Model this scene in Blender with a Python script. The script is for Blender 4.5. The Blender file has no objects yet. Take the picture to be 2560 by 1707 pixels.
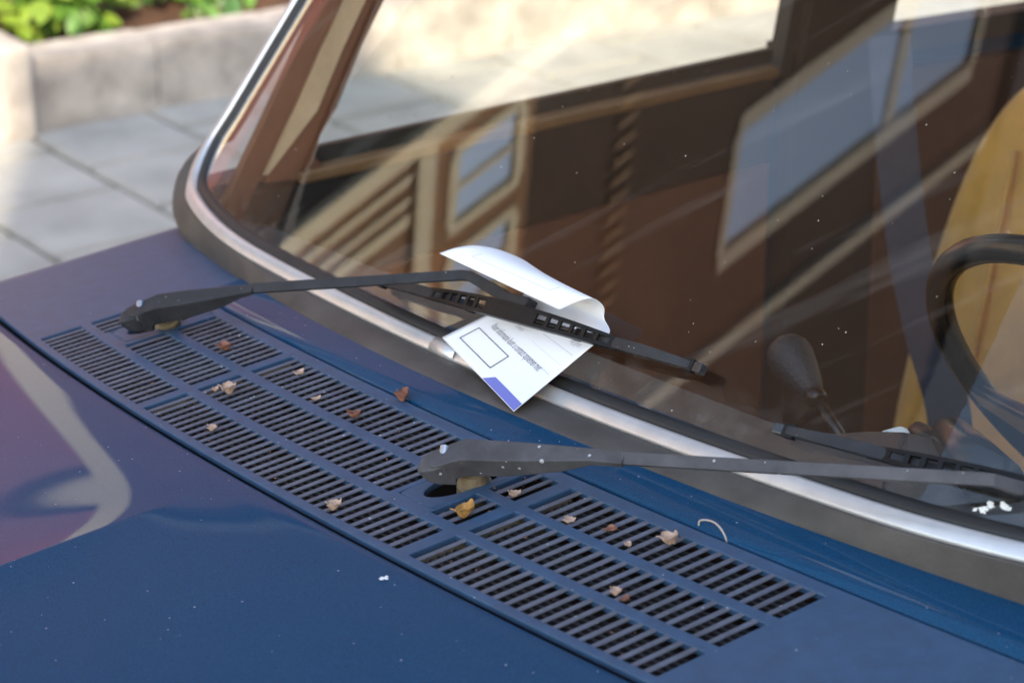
import bpy, bmesh, math, random
from mathutils import Vector, Matrix
from math import sin, cos, pi, radians, sqrt

random.seed(7)
scene = bpy.context.scene
COL = scene.collection

# ------------------------------------------------------------------ camera
CAM = Vector((1.46269, -0.80947, 1.72867))
FW = Vector((-0.75115, 0.54389, -0.37410)).normalized()
RT = Vector((0.58647, 0.80997, 0.0)).normalized()
UPV = RT.cross(FW).normalized()
RT = FW.cross(UPV).normalized()
cam_data = bpy.data.cameras.new('camera')
cam = bpy.data.objects.new('camera', cam_data)
COL.objects.link(cam)
cam.matrix_world = Matrix((
    (RT.x, UPV.x, -FW.x, CAM.x), (RT.y, UPV.y, -FW.y, CAM.y),
    (RT.z, UPV.z, -FW.z, CAM.z), (0, 0, 0, 1)))
cam_data.sensor_width = 36.0
cam_data.lens = 5865.1 / 2560 * 36.0
cam_data.clip_start = 0.05
cam_data.clip_end = 600
cam_data.dof.use_dof = True
cam_data.dof.focus_distance = 1.83
cam_data.dof.aperture_fstop = 7.0
cam_data.dof.aperture_blades = 7
scene.camera = cam

# ------------------------------------------------------------------ light
SUN_EL = radians(32)
SUN_DIR = Vector((0.857, -0.515, 0)).normalized() * cos(SUN_EL) + Vector((0, 0, sin(SUN_EL)))  # towards the sun
world = bpy.data.worlds.new('World')
scene.world = world
world.use_nodes = True
wn = world.node_tree.nodes
bg = wn['Background']
sky = wn.new('ShaderNodeTexSky')
sky.sky_type = 'NISHITA'
sky.sun_disc = False
sky.sun_elevation = SUN_EL
sky.sun_rotation = math.atan2(SUN_DIR.x, SUN_DIR.y)
sky.air_density = 1.0
sky.dust_density = 0.6
world.node_tree.links.new(sky.outputs[0], bg.inputs[0])
bg.inputs[1].default_value = 0.15
sun_data = bpy.data.lights.new('sun', 'SUN')
sun_data.energy = 2.0
sun_data.angle = radians(0.53)
sun_data.color = (1.0, 0.95, 0.88)
sun = bpy.data.objects.new('sun', sun_data)
COL.objects.link(sun)
sun.rotation_euler = (-SUN_DIR).to_track_quat('-Z', 'Y').to_euler()
scene.view_settings.view_transform = 'Standard'
scene.view_settings.look = 'None'
scene.view_settings.gamma = 1.0
scene.view_settings.use_curve_mapping = False
scene.view_settings.exposure = 2.05
scene.view_settings.use_white_balance = True      # camera balanced for open shade
scene.view_settings.white_balance_temperature = 7600
scene.view_settings.white_balance_tint = 10
scene.render.engine = 'CYCLES'
scene.cycles.max_bounces = 10
scene.cycles.transparent_max_bounces = 16
scene.cycles.sample_clamp_indirect = 6.0

# ------------------------------------------------------------------ materials
def mat(name, col, rough=0.6, metal=0.0, spec=0.5, coat=0.0, coat_rough=0.05,
        vary=0.0, vscale=20.0, col2=None, bump=0.0, bscale=200.0, dust=0.0, dust_col=(0.45, 0.42, 0.38),
        specks=0.0, speck_scale=120.0, coord='Object', sheen=0.0):
    m = bpy.data.materials.new(name)
    m.use_nodes = True
    nt = m.node_tree
    b = nt.nodes['Principled BSDF']
    b.inputs['Roughness'].default_value = rough
    b.inputs['Metallic'].default_value = metal
    b.inputs['Specular IOR Level'].default_value = spec
    b.inputs['Coat Weight'].default_value = coat
    b.inputs['Coat Roughness'].default_value = coat_rough
    if sheen: b.inputs['Sheen Weight'].default_value = sheen
    tc = nt.nodes.new('ShaderNodeTexCoord')
    if coord == 'World':
        geo = nt.nodes.new('ShaderNodeNewGeometry'); src = geo.outputs['Position']
    else: src = tc.outputs[coord]
    rgb = nt.nodes.new('ShaderNodeRGB'); rgb.outputs[0].default_value = (*col, 1)
    out = rgb.outputs[0]
    if vary > 0 or col2:
        n = nt.nodes.new('ShaderNodeTexNoise'); n.inputs['Scale'].default_value = vscale
        n.inputs['Detail'].default_value = 6; n.inputs['Roughness'].default_value = 0.6
        nt.links.new(src, n.inputs['Vector'])
        ramp = nt.nodes.new('ShaderNodeValToRGB')
        ramp.color_ramp.elements[0].position = 0.32; ramp.color_ramp.elements[1].position = 0.68
        c2 = col2 if col2 else tuple(c * (1 + vary) for c in col)
        c1 = col if col2 else tuple(c * (1 - vary) for c in col)
        ramp.color_ramp.elements[0].color = (*c1, 1); ramp.color_ramp.elements[1].color = (*c2, 1)
        nt.links.new(n.outputs['Fac'], ramp.inputs[0]); out = ramp.outputs[0]
    if dust > 0:
        n = nt.nodes.new('ShaderNodeTexNoise'); n.inputs['Scale'].default_value = 9; n.inputs['Detail'].default_value = 10
        n.inputs['Roughness'].default_value = 0.7
        nt.links.new(src, n.inputs['Vector'])
        mr = nt.nodes.new('ShaderNodeMapRange'); mr.inputs[1].default_value = 0.35; mr.inputs[2].default_value = 0.75
        mr.inputs[3].default_value = dust * 0.35; mr.inputs[4].default_value = dust
        nt.links.new(n.outputs['Fac'], mr.inputs[0])
        mx = nt.nodes.new('ShaderNodeMix'); mx.data_type = 'RGBA'
        nt.links.new(mr.outputs[0], mx.inputs[0]); nt.links.new(out, mx.inputs[6]); mx.inputs[7].default_value = (*dust_col, 1)
        out = mx.outputs[2]
    if specks > 0:
        v = nt.nodes.new('ShaderNodeTexVoronoi'); v.inputs['Scale'].default_value = speck_scale
        nt.links.new(src, v.inputs['Vector'])
        # only a few cells carry a speck, of random size
        sep = nt.nodes.new('ShaderNodeSeparateColor'); nt.links.new(v.outputs['Color'], sep.inputs[0])
        pw = nt.nodes.new('ShaderNodeMath'); pw.operation = 'POWER'; pw.inputs[1].default_value = 6
        nt.links.new(sep.outputs[0], pw.inputs[0])
        ml = nt.nodes.new('ShaderNodeMath'); ml.operation = 'MULTIPLY'; ml.inputs[1].default_value = specks
        nt.links.new(pw.outputs[0], ml.inputs[0])
        lt = nt.nodes.new('ShaderNodeMath'); lt.operation = 'LESS_THAN'
        nt.links.new(v.outputs['Distance'], lt.inputs[0]); nt.links.new(ml.outputs[0], lt.inputs[1])
        sc = nt.nodes.new('ShaderNodeMath'); sc.operation = 'MULTIPLY'; sc.inputs[1].default_value = 0.65
        nt.links.new(lt.outputs[0], sc.inputs[0])
        mx = nt.nodes.new('ShaderNodeMix'); mx.data_type = 'RGBA'
        nt.links.new(sc.outputs[0], mx.inputs[0]); nt.links.new(out, mx.inputs[6]); mx.inputs[7].default_value = (0.62, 0.63, 0.66, 1)
        out = mx.outputs[2]
    nt.links.new(out, b.inputs['Base Color'])
    if bump > 0:
        n = nt.nodes.new('ShaderNodeTexNoise'); n.inputs['Scale'].default_value = bscale; n.inputs['Detail'].default_value = 4
        nt.links.new(src, n.inputs['Vector'])
        bp = nt.nodes.new('ShaderNodeBump'); bp.inputs['Strength'].default_value = bump; bp.inputs['Distance'].default_value = 0.002
        nt.links.new(n.outputs['Fac'], bp.inputs['Height']); nt.links.new(bp.outputs[0], b.inputs['Normal'])
    return m

def glass_mat(name, tint=(0.93, 0.95, 0.93), k=2.0, dust=0.0, specks=0.0, smear=0.0):
    m = bpy.data.materials.new(name); m.use_nodes = True
    nt = m.node_tree; nt.nodes.clear()
    o = nt.nodes.new('ShaderNodeOutputMaterial')
    tr = nt.nodes.new('ShaderNodeBsdfTransparent'); tr.inputs[0].default_value = (*tint, 1)
    gl = nt.nodes.new('ShaderNodeBsdfGlossy'); gl.inputs['Roughness'].default_value = 0.0
    gl.inputs[0].default_value = (1, 1, 1, 1)
    ge = nt.nodes.new('ShaderNodeNewGeometry')                     # Schlick term, the same from both sides of the pane
    dt = nt.nodes.new('ShaderNodeVectorMath'); dt.operation = 'DOT_PRODUCT'
    nt.links.new(ge.outputs['Incoming'], dt.inputs[0]); nt.links.new(ge.outputs['Normal'], dt.inputs[1])
    ab = nt.nodes.new('ShaderNodeMath'); ab.operation = 'ABSOLUTE'; nt.links.new(dt.outputs['Value'], ab.inputs[0])
    om = nt.nodes.new('ShaderNodeMath'); om.operation = 'SUBTRACT'; om.inputs[0].default_value = 1.0; nt.links.new(ab.outputs[0], om.inputs[1])
    p5 = nt.nodes.new('ShaderNodeMath'); p5.operation = 'POWER'; p5.inputs[1].default_value = 5; nt.links.new(om.outputs[0], p5.inputs[0])
    ma = nt.nodes.new('ShaderNodeMath'); ma.operation = 'MULTIPLY_ADD'; ma.inputs[1].default_value = 0.96; ma.inputs[2].default_value = 0.043
    nt.links.new(p5.outputs[0], ma.inputs[0])
    mu = nt.nodes.new('ShaderNodeMath'); mu.operation = 'MULTIPLY'; mu.inputs[1].default_value = k; mu.use_clamp = True
    nt.links.new(ma.outputs[0], mu.inputs[0])
    mx = nt.nodes.new('ShaderNodeMixShader')
    nt.links.new(mu.outputs[0], mx.inputs[0]); nt.links.new(tr.outputs[0], mx.inputs[1]); nt.links.new(gl.outputs[0], mx.inputs[2])
    res = mx.outputs[0]
    if dust > 0:
        tc = nt.nodes.new('ShaderNodeTexCoord')
        df = nt.nodes.new('ShaderNodeBsdfDiffuse'); df.inputs[0].default_value = (0.62, 0.60, 0.56, 1)
        n = nt.nodes.new('ShaderNodeTexNoise'); n.inputs['Scale'].default_value = 7; n.inputs['Detail'].default_value = 9
        nt.links.new(tc.outputs['Object'], n.inputs['Vector'])
        mr = nt.nodes.new('ShaderNodeMapRange'); mr.inputs[1].default_value = 0.3; mr.inputs[2].default_value = 0.8
        mr.inputs[3].default_value = dust * 0.4; mr.inputs[4].default_value = dust
        nt.links.new(n.outputs['Fac'], mr.inputs[0])
        def math_(op, a_, b_=None, clamp=False):
            nd = nt.nodes.new('ShaderNodeMath'); nd.operation = op; nd.use_clamp = clamp
            for k_, v_ in enumerate((a_, b_)):
                if v_ is None: continue
                if isinstance(v_, (int, float)): nd.inputs[k_].default_value = v_
                else: nt.links.new(v_, nd.inputs[k_])
            return nd.outputs[0]
        def dot_(vec):
            nd = nt.nodes.new('ShaderNodeVectorMath'); nd.operation = 'DOT_PRODUCT'
            nt.links.new(tc.outputs['Object'], nd.inputs[0]); nd.inputs[1].default_value = vec
            return nd.outputs['Value']
        cb = nt.nodes.new('ShaderNodeCombineXYZ')          # wiping smears, long along one direction
        nt.links.new(math_('MULTIPLY', dot_((0.83, 0, 0.56)), 2.2), cb.inputs[0]); nt.links.new(math_('MULTIPLY', dot_((-0.56, 0, 0.83)), 26.0), cb.inputs[1])
        sn = nt.nodes.new('ShaderNodeTexNoise'); sn.inputs['Scale'].default_value = 1.0; sn.inputs['Detail'].default_value = 5
        nt.links.new(cb.outputs[0], sn.inputs['Vector'])
        ms = nt.nodes.new('ShaderNodeMapRange'); ms.inputs[1].default_value = 0.57; ms.inputs[2].default_value = 0.82
        ms.inputs[3].default_value = 0.0; ms.inputs[4].default_value = smear
        nt.links.new(sn.outputs['Fac'], ms.inputs[0])
        sp = nt.nodes.new('ShaderNodeSeparateXYZ'); nt.links.new(tc.outputs['Object'], sp.inputs[0])
        mb = nt.nodes.new('ShaderNodeMapRange'); mb.inputs[1].default_value = 1.045; mb.inputs[2].default_value = 0.995
        mb.inputs[3].default_value = 0.0; mb.inputs[4].default_value = 0.11
        nt.links.new(sp.outputs[2], mb.inputs[0])
        n3 = nt.nodes.new('ShaderNodeTexNoise'); n3.inputs['Scale'].default_value = 38; n3.inputs['Detail'].default_value = 8; n3.inputs['Roughness'].default_value = 0.75
        nt.links.new(tc.outputs['Object'], n3.inputs['Vector'])
        m3 = nt.nodes.new('ShaderNodeMapRange'); m3.inputs[1].default_value = 0.46; m3.inputs[2].default_value = 0.72
        nt.links.new(n3.outputs['Fac'], m3.inputs[0])
        dirt = math_('MULTIPLY', mb.outputs[0], m3.outputs[0])
        film = math_('ADD', math_('ADD', mr.outputs[0], ms.outputs[0]), dirt)
        # small dry specks
        v = nt.nodes.new('ShaderNodeTexVoronoi'); v.inputs['Scale'].default_value = 130
        nt.links.new(tc.outputs['Object'], v.inputs['Vector'])
        sep = nt.nodes.new('ShaderNodeSeparateColor'); nt.links.new(v.outputs['Color'], sep.inputs[0])
        pw = nt.nodes.new('ShaderNodeMath'); pw.operation = 'POWER'; pw.inputs[1].default_value = 9
        nt.links.new(sep.outputs[0], pw.inputs[0])
        ml = nt.nodes.new('ShaderNodeMath'); ml.operation = 'MULTIPLY'; ml.inputs[1].default_value = specks
        nt.links.new(pw.outputs[0], ml.inputs[0])
        lt = nt.nodes.new('ShaderNodeMath'); lt.operation = 'LESS_THAN'
        nt.links.new(v.outputs['Distance'], lt.inputs[0]); nt.links.new(ml.outputs[0], lt.inputs[1])
        s5 = nt.nodes.new('ShaderNodeMath'); s5.operation = 'MULTIPLY'; s5.inputs[1].default_value = 0.5
        nt.links.new(lt.outputs[0], s5.inputs[0])
        ad = nt.nodes.new('ShaderNodeMath'); ad.operation = 'ADD'; ad.use_clamp = True
        nt.links.new(film, ad.inputs[0]); nt.links.new(s5.outputs[0], ad.inputs[1])
        m2 = nt.nodes.new('ShaderNodeMixShader')
        nt.links.new(ad.outputs[0], m2.inputs[0]); nt.links.new(res, m2.inputs[1]); nt.links.new(df.outputs[0], m2.inputs[2])
        res = m2.outputs[0]
    nt.links.new(res, o.inputs[0])
    return m

def brick_mat(name, c1, c2, mortar, scale=1.0, rough=0.85):
    m = bpy.data.materials.new(name); m.use_nodes = True
    nt = m.node_tree; b = nt.nodes['Principled BSDF']; b.inputs['Roughness'].default_value = rough
    tc = nt.nodes.new('ShaderNodeTexCoord')
    br = nt.nodes.new('ShaderNodeTexBrick')
    br.inputs['Color1'].default_value = (*c1, 1); br.inputs['Color2'].default_value = (*c2, 1); br.inputs['Mortar'].default_value = (*mortar, 1)
    br.inputs['Scale'].default_value = scale
    br.inputs['Brick Width'].default_value = 0.21; br.inputs['Row Height'].default_value = 0.065; br.inputs['Mortar Size'].default_value = 0.008
    nt.links.new(tc.outputs['UV'], br.inputs['Vector'])
    n = nt.nodes.new('ShaderNodeTexNoise'); n.inputs['Scale'].default_value = 1.3; n.inputs['Detail'].default_value = 5
    nt.links.new(tc.outputs['Object'], n.inputs['Vector'])
    hs = nt.nodes.new('ShaderNodeHueSaturation')
    mr = nt.nodes.new('ShaderNodeMapRange'); mr.inputs[3].default_value = 0.7; mr.inputs[4].default_value = 1.35
    nt.links.new(n.outputs['Fac'], mr.inputs[0]); nt.links.new(mr.outputs[0], hs.inputs['Value'])
    nt.links.new(br.outputs[0], hs.inputs['Color']); nt.links.new(hs.outputs[0], b.inputs['Base Color'])
    return m

M = {}
M['paint'] = mat('car_paint', (0.0010, 0.052, 0.120), 0.45, 0.0, 0.05, 0.40, 0.035, vary=0.36, vscale=800, dust=0.010, specks=0.12, speck_scale=150)
M['paint_matt'] = mat('weathered_paint', (0.022, 0.068, 0.138), 0.5, 0.0, 0.45, 0.1, 0.35, vary=0.14, vscale=60, dust=0.05, dust_col=(0.26, 0.28, 0.32), specks=0.12, speck_scale=150)
M['slat'] = mat('slat_paint', (0.072, 0.084, 0.125), 0.5, 0.0, 0.45, vary=0.35, vscale=45, dust=0.28, dust_col=(0.20, 0.20, 0.19), specks=0.2, speck_scale=180, coord='World')
M['plenum'] = mat('rusty_plenum', (0.012, 0.007, 0.006), 0.9, vary=0.5, vscale=30, col2=(0.03, 0.014, 0.008))
M['mesh'] = mat('plenum_mesh', (0.022, 0.020, 0.021), 0.7, vary=0.4, vscale=90)
M['rubber'] = mat('old_rubber', (0.045, 0.041, 0.039), 0.5, spec=0.35, vary=0.35, vscale=22, dust=0.20, dust_col=(0.27, 0.235, 0.205), bump=0.15, bscale=300)
M['lip'] = mat('black_rubber', (0.016, 0.016, 0.017), 0.5, spec=0.35, dust=0.045)
M['chrome'] = mat('dull_chrome', (0.66, 0.65, 0.64), 0.36, 0.6, vary=0.08, vscale=40, bump=0.05, bscale=150)
M['arm'] = mat('wiper_arm_black', (0.022, 0.023, 0.027), 0.45, spec=0.28, vary=0.3, vscale=60, dust=0.05, dust_col=(0.35, 0.34, 0.33), specks=0.12, speck_scale=170)
M['arm_worn'] = mat('wiper_arm_worn', (0.045, 0.044, 0.049), 0.55, spec=0.35, vary=0.45, vscale=45, dust=0.20, dust_col=(0.30, 0.29, 0.29), specks=0.3, speck_scale=170, bump=0.2, bscale=250)
M['blade'] = mat('wiper_blade_black', (0.006, 0.006, 0.007), 0.42, spec=0.22, dust=0.015)
M['blade_rail'] = mat('wiper_rail', (0.03, 0.03, 0.03), 0.22, spec=0.7)
M['boot'] = mat('spindle_rubber', (0.16, 0.115, 0.06), 0.75, vary=0.4, vscale=60, dust=0.2)
M['glass'] = glass_mat('windscreen_glass', (0.93, 0.95, 0.93), 1.35, dust=0.004, specks=0.11, smear=0.13)
M['side_glass'] = glass_mat('side_glass', (0.92, 0.95, 0.93), 1.2, dust=0.012, specks=0.2)
M['dash'] = mat('dashboard_vinyl', (0.05, 0.05, 0.055), 0.5, vary=0.2, vscale=30, bump=0.3, bscale=500, dust=0.08)
M['black_plastic'] = mat('black_plastic', (0.008, 0.007, 0.007), 0.25, spec=0.5, bump=0.05, bscale=400)
M['knob'] = mat('grained_knob', (0.024, 0.028, 0.033), 0.40, bump=0.9, bscale=420)
M['steel'] = mat('steel', (0.55, 0.55, 0.56), 0.3, 1.0)
M['tan'] = mat('tan_cloth', (0.80, 0.40, 0.085), 0.85, vary=0.12, vscale=14, bump=0.5, bscale=700, sheen=0.3)
M['brown'] = mat('brown_vinyl', (0.15, 0.058, 0.030), 0.6, vary=0.2, vscale=8, bump=0.3, bscale=350)
M['black_vinyl'] = mat('black_vinyl', (0.016, 0.012, 0.011), 0.6, bump=0.3, bscale=350)
M['wood_trim'] = mat('brown_ledge', (0.22, 0.12, 0.055), 0.5, vary=0.2, vscale=12)
M['beige'] = mat('beige_trim', (0.62, 0.47, 0.31), 0.7, vary=0.12, vscale=20, bump=0.2, bscale=200)
M['belt'] = mat('belt_webbing', (0.026, 0.028, 0.045), 0.7, bump=0.5, bscale=900, vary=0.15, vscale=60)
M['headliner'] = mat('headliner', (0.30, 0.26, 0.21), 0.9)
M['paper'] = mat('white_paper', (0.86, 0.86, 0.88), 0.7, spec=0.25)
M['ink'] = mat('grey_ink', (0.10, 0.10, 0.12), 0.7)
M['ink_mid'] = mat('mid_ink', (0.20, 0.20, 0.23), 0.7)
M['ink_faint'] = mat('faint_ink', (0.52, 0.52, 0.56), 0.7)
M['ink_pink'] = mat('pink_ink', (0.72, 0.48, 0.50), 0.7)
M['ink_blue'] = mat('blue_ink', (0.16, 0.18, 0.52), 0.6)
M['leaf_dry'] = mat('dry_leaf', (0.26, 0.11, 0.07), 0.8, vary=0.35, vscale=120, bump=0.5, bscale=300)
M['leaf_pale'] = mat('pale_leaf', (0.48, 0.33, 0.25), 0.8, vary=0.25, vscale=140, bump=0.5, bscale=300)
M['leaf_gold'] = mat('gold_leaf', (0.42, 0.22, 0.06), 0.8, vary=0.35, vscale=140, bump=0.5, bscale=300)
M['wire'] = mat('pale_wire', (0.45, 0.38, 0.34), 0.4)
M['bird'] = mat('chalky_white', (0.80, 0.82, 0.80), 0.8)
M['slab'] = mat('concrete_slab', (0.42, 0.395, 0.35), 0.85, vary=0.16, vscale=5, bump=0.4, bscale=120, coord='World')
M['joint'] = mat('sandy_joint', (0.075, 0.07, 0.04), 0.95, vary=0.4, vscale=9, col2=(0.10, 0.11, 0.05))
M['block'] = mat('concrete_block', (0.46, 0.40, 0.345), 0.9, vary=0.28, vscale=9, bump=0.6, bscale=60, coord='World')
M['soil'] = mat('dark_soil', (0.045, 0.022, 0.014), 0.95, vary=0.6, vscale=25, col2=(0.10, 0.045, 0.02), bump=1.0, bscale=60)
M['leaf'] = mat('green_leaf', (0.085, 0.19, 0.025), 0.5, vary=0.3, vscale=9, coord='World')
M['leaf2'] = mat('yellow_green_leaf', (0.17, 0.26, 0.03), 0.5, vary=0.3, vscale=9, coord='World')
M['leaf3'] = mat('deep_green_leaf', (0.05, 0.13, 0.03), 0.5, vary=0.3, vscale=9, coord='World')
M['stem'] = mat('woody_stem', (0.10, 0.06, 0.035), 0.9)
M['asphalt'] = mat('asphalt', (0.06, 0.058, 0.055), 0.9, vary=0.25, vscale=20, bump=0.5, bscale=150)
M['ground'] = mat('street_paving', (0.17, 0.155, 0.135), 0.9, vary=0.2, vscale=3)
M['brick_tall'] = brick_mat('brown_brick', (0.33, 0.155, 0.065), (0.28, 0.125, 0.055), (0.25, 0.18, 0.12))
M['brick_dimmed'] = brick_mat('dimmed_brown_brick', (0.060, 0.025, 0.015), (0.040, 0.017, 0.011), (0.10, 0.062, 0.04))  # brick colour darkened so the mirrored walls look shaded
M['dim_frame'] = mat('greige_frame', (0.42, 0.37, 0.31), 0.7)  # cream greyed down to look shaded on the upper storeys
M['lead'] = mat('dark_gutter', (0.08, 0.08, 0.085), 0.6)
M['brick_red'] = brick_mat('red_brick', (0.16, 0.042, 0.036), (0.13, 0.034, 0.03), (0.14, 0.09, 0.075))
M['brick_shade'] = brick_mat('yellow_brick', (0.30, 0.22, 0.14), (0.26, 0.19, 0.12), (0.25, 0.22, 0.18))
M['cream'] = mat('cream_paint', (0.74, 0.64, 0.46), 0.6)
M['red_paint'] = mat('red_paint', (0.27, 0.035, 0.042), 0.4)
M['roof'] = mat('slate_roof', (0.028, 0.028, 0.03), 0.7)
m = bpy.data.materials.new('window_pane'); m.use_nodes = True
b = m.node_tree.nodes['Principled BSDF']; b.inputs['Base Color'].default_value = (0.90, 0.95, 1.0, 1)
b.inputs['Metallic'].default_value = 1.0; b.inputs['Roughness'].default_value = 0.03
M['pane'] = m

# ------------------------------------------------------------------ helpers
def obj(name, bm, material, parent=None, smooth=False):
    me = bpy.data.meshes.new(name)
    bmesh.ops.recalc_face_normals(bm, faces=bm.faces[:])
    bm.to_mesh(me); bm.free()
    o = bpy.data.objects.new(name, me)
    COL.objects.link(o)
    if material: me.materials.append(M[material] if isinstance(material, str) else material)
    if parent: o.parent = parent
    if smooth:
        for p in me.polygons: p.use_smooth = True
    return o

def tag(o, label=None, cat=None, group=None, kind=None):
    if label: o['label'] = label
    if cat: o['category'] = cat
    if group: o['group'] = group
    if kind: o['kind'] = kind
    return o

def empty(name, loc=(0, 0, 0), parent=None):
    o = bpy.data.objects.new(name, None); COL.objects.link(o); o.location = loc
    o.empty_display_size = 0.1
    if parent: o.parent = parent
    return o

def add_box(bm, c, s, mtx=None):
    r = bmesh.ops.create_cube(bm, size=1.0)
    for v in r['verts']:
        p = Vector((v.co.x * s[0], v.co.y * s[1], v.co.z * s[2])) + Vector(c)
        v.co = mtx @ p if mtx else p
    return r['verts']

def add_grid(bm, rows, close_u=False, close_v=False):
    "rows: list of lists of Vector"
    vs = [[bm.verts.new(p) for p in r] for r in rows]
    n, k = len(vs), len(vs[0])
    for i in range(n if close_u else n - 1):
        for j in range(k if close_v else k - 1):
            a, b_, c, d = vs[i][j], vs[i][(j + 1) % k], vs[(i + 1) % n][(j + 1) % k], vs[(i + 1) % n][j]
            try: bm.faces.new((a, b_, c, d))
            except ValueError: pass
    return vs

def add_tube(bm, pts, rad, seg=10, up=Vector((0, 0, 1)), closed=False, cap=True):
    rows = []
    n = len(pts)
    for i, p in enumerate(pts):
        a = pts[(i - 1) % n] if (closed or i > 0) else pts[i]
        c = pts[(i + 1) % n] if (closed or i < n - 1) else pts[i]
        t = (c - a).normalized()
        u = t.cross(up)
        if u.length < 1e-4: u = t.cross(Vector((1, 0, 0)))
        u.normalize(); w = u.cross(t)
        r = rad[i] if isinstance(rad, (list, tuple)) else rad
        rows.append([p + (u * cos(2 * pi * j / seg) + w * sin(2 * pi * j / seg)) * r for j in range(seg)])
    vs = add_grid(bm, rows, close_u=closed, close_v=True)
    if cap and not closed:
        bm.faces.new(vs[0]); bm.faces.new(vs[-1])

def add_beam(bm, secs, N):
    "lofted rectangular bar: secs = (centre of top face, width, height); N = up normal"
    rows = []
    n = len(secs)
    for i, (p, w, h) in enumerate(secs):
        a = secs[max(0, i - 1)][0]; c = secs[min(n - 1, i + 1)][0]
        t = (c - a).normalized()
        s = t.cross(N).normalized(); u = s.cross(t)
        rows.append([p - s * w / 2, p + s * w / 2, p + s * w / 2 - u * h, p - s * w / 2 - u * h])
    vs = add_grid(bm, rows, close_v=True)
    bm.faces.new(vs[0]); bm.faces.new(vs[-1])

def bevel(o, w, seg=2, ang=35):
    md = o.modifiers.new('bevel', 'BEVEL'); md.width = w; md.segments = seg
    md.limit_method = 'ANGLE'; md.angle_limit = radians(ang); md.use_clamp_overlap = True
    return o

def solid(o, t, off=-1):
    md = o.modifiers.new('solid', 'SOLIDIFY'); md.thickness = t; md.offset = off
    return o

def lerp(a, b_, t): return a + (b_ - a) * t

def catmull(pts, n):
    out = []
    P = [pts[0] * 2 - pts[1]] + list(pts) + [pts[-1] * 2 - pts[-2]]
    for i in range(1, len(P) - 2):
        for k in range(n):
            t = k / n
            a, b_, c, d = P[i - 1], P[i], P[i + 1], P[i + 2]
            out.append(0.5 * ((2 * b_) + (c - a) * t + (2 * a - 5 * b_ + 4 * c - d) * t * t + (3 * b_ - a - 3 * c + d) * t ** 3))
    out.append(P[-2].copy())
    return out

# ------------------------------------------------------------------ car frame
MQ = Matrix(((0.9975035, 0.0018095, -0.0705934, 0.0670638),
             (0.0018058, 0.9986912, 0.0511145, -0.0485588),
             (0.0705935, -0.0511143, 0.9961947, 0.003615),
             (0, 0, 0, 1)))                       # the road is cambered: the car leans
MT = 0.1274                                       # the scuttle rises to the rear
SM, CM = sin(MT), cos(MT)
CC, KK = 0.15104, 0.068495
ZC = 0.95
def fromP(x, y, z): return Vector((x, y * CM - z * SM, y * SM + z * CM + ZC))
def cw(x, t, dz=0.0):
    "scuttle surface: x across, t distance behind the front row of slots, dz above"
    return fromP(x, t + CC * x * x, -KK * x * x + dz)
PN = Vector((0, -SM, CM))
RHO = radians(55); CT = 1 / math.tan(RHO)
G0 = 0.2158
def gs(x): return 0.06 * x * x + 0.62 * max(0.0, abs(x) - 0.42) ** 2
def gds(x): return 0.12 * x + (1.24 * (abs(x) - 0.42) * (1 if x > 0 else -1) if abs(x) > 0.42 else 0)
def gp(x, z, off=0.0):
    "point on the windscreen"
    p = Vector((x, G0 + gs(x) + CT * (z - ZC), z))
    return p + gn(x) * off if off else p
def gn(x): return Vector((gds(x), -1, CT)).normalized()

car = empty('car')
car.matrix_world = MQ
tag(car, 'dark blue vintage car with slotted scuttle and a leaflet under its wiper', 'car')

# ------------------------------------------------------------------ scuttle grille
PITCH = 0.012
ROWL, ROWG = 0.0418, 0.0108
SLOT = 0.0073
def sx(s): return (s - 37.75) * PITCH
def row_t(r): return r * (ROWL + ROWG)
# runs of slots (first, last) in each row
RUNS = [[(0, 20), (21.75, 53.75), (55.5, 75.5)],
        [(0, 3), (8, 20), (21.75, 46.75), (51.75, 53.75), (55.5, 75.5)],
        [(8, 20), (21.75, 46.75), (51.75, 53.75), (55.5, 75.5)]]
PADS = [(-0.390, 0.103), (0.140, 0.102)]
PAD_HX, PAD_HT = 0.0215, 0.046
T_FRONT, T_BACK = -0.0085, 0.1600
XW = 0.735
X_JOIN = -0.435
tb = sorted({T_FRONT, T_BACK, 0.20, 0.24, 0.285, *[row_t(r) for r in range(3)], *[row_t(r) + ROWL for r in range(3)], *[p[1] + k * PAD_HT for p in PADS for k in (-1, 1)]})
xb = set()
for r in RUNS:
    for a, b_ in r: xb.update((round(sx(a) - SLOT / 2, 5), round(sx(b_) + SLOT / 2, 5)))
xb.add(X_JOIN)
for p in PADS: xb.update((round(p[0] - PAD_HX, 5), round(p[0] + PAD_HX, 5)))
base = sorted(xb)
allx = [-XW] + base + [XW]
xs = []
for a, b_ in zip(allx, allx[1:]):
    n = max(1, int(math.ceil((b_ - a) / 0.012)))
    xs += [a + (b_ - a) * i / n for i in range(n)]
xs.append(XW)
def is_open(x, t):
    if t > T_BACK: return x > X_JOIN
    for p in PADS:
        if abs(x - p[0]) < PAD_HX and abs(t - p[1]) < PAD_HT: return True
    for r in range(3):
        if row_t(r) < t < row_t(r) + ROWL:
            for a, b_ in RUNS[r]:
                if sx(a) - SLOT / 2 < x < sx(b_) + SLOT / 2: return True
    return False
def side_drop(x):                                   # the sheet rolls over to the wings
    return -0.35 * max(0, abs(x) - 0.69) ** 2 * 12
bm = bmesh.new()
gv = {}
def gvert(i, j):
    if (i, j) not in gv: gv[(i, j)] = bm.verts.new(cw(xs[i], tb[j], side_drop(xs[i])))
    return gv[(i, j)]
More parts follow.
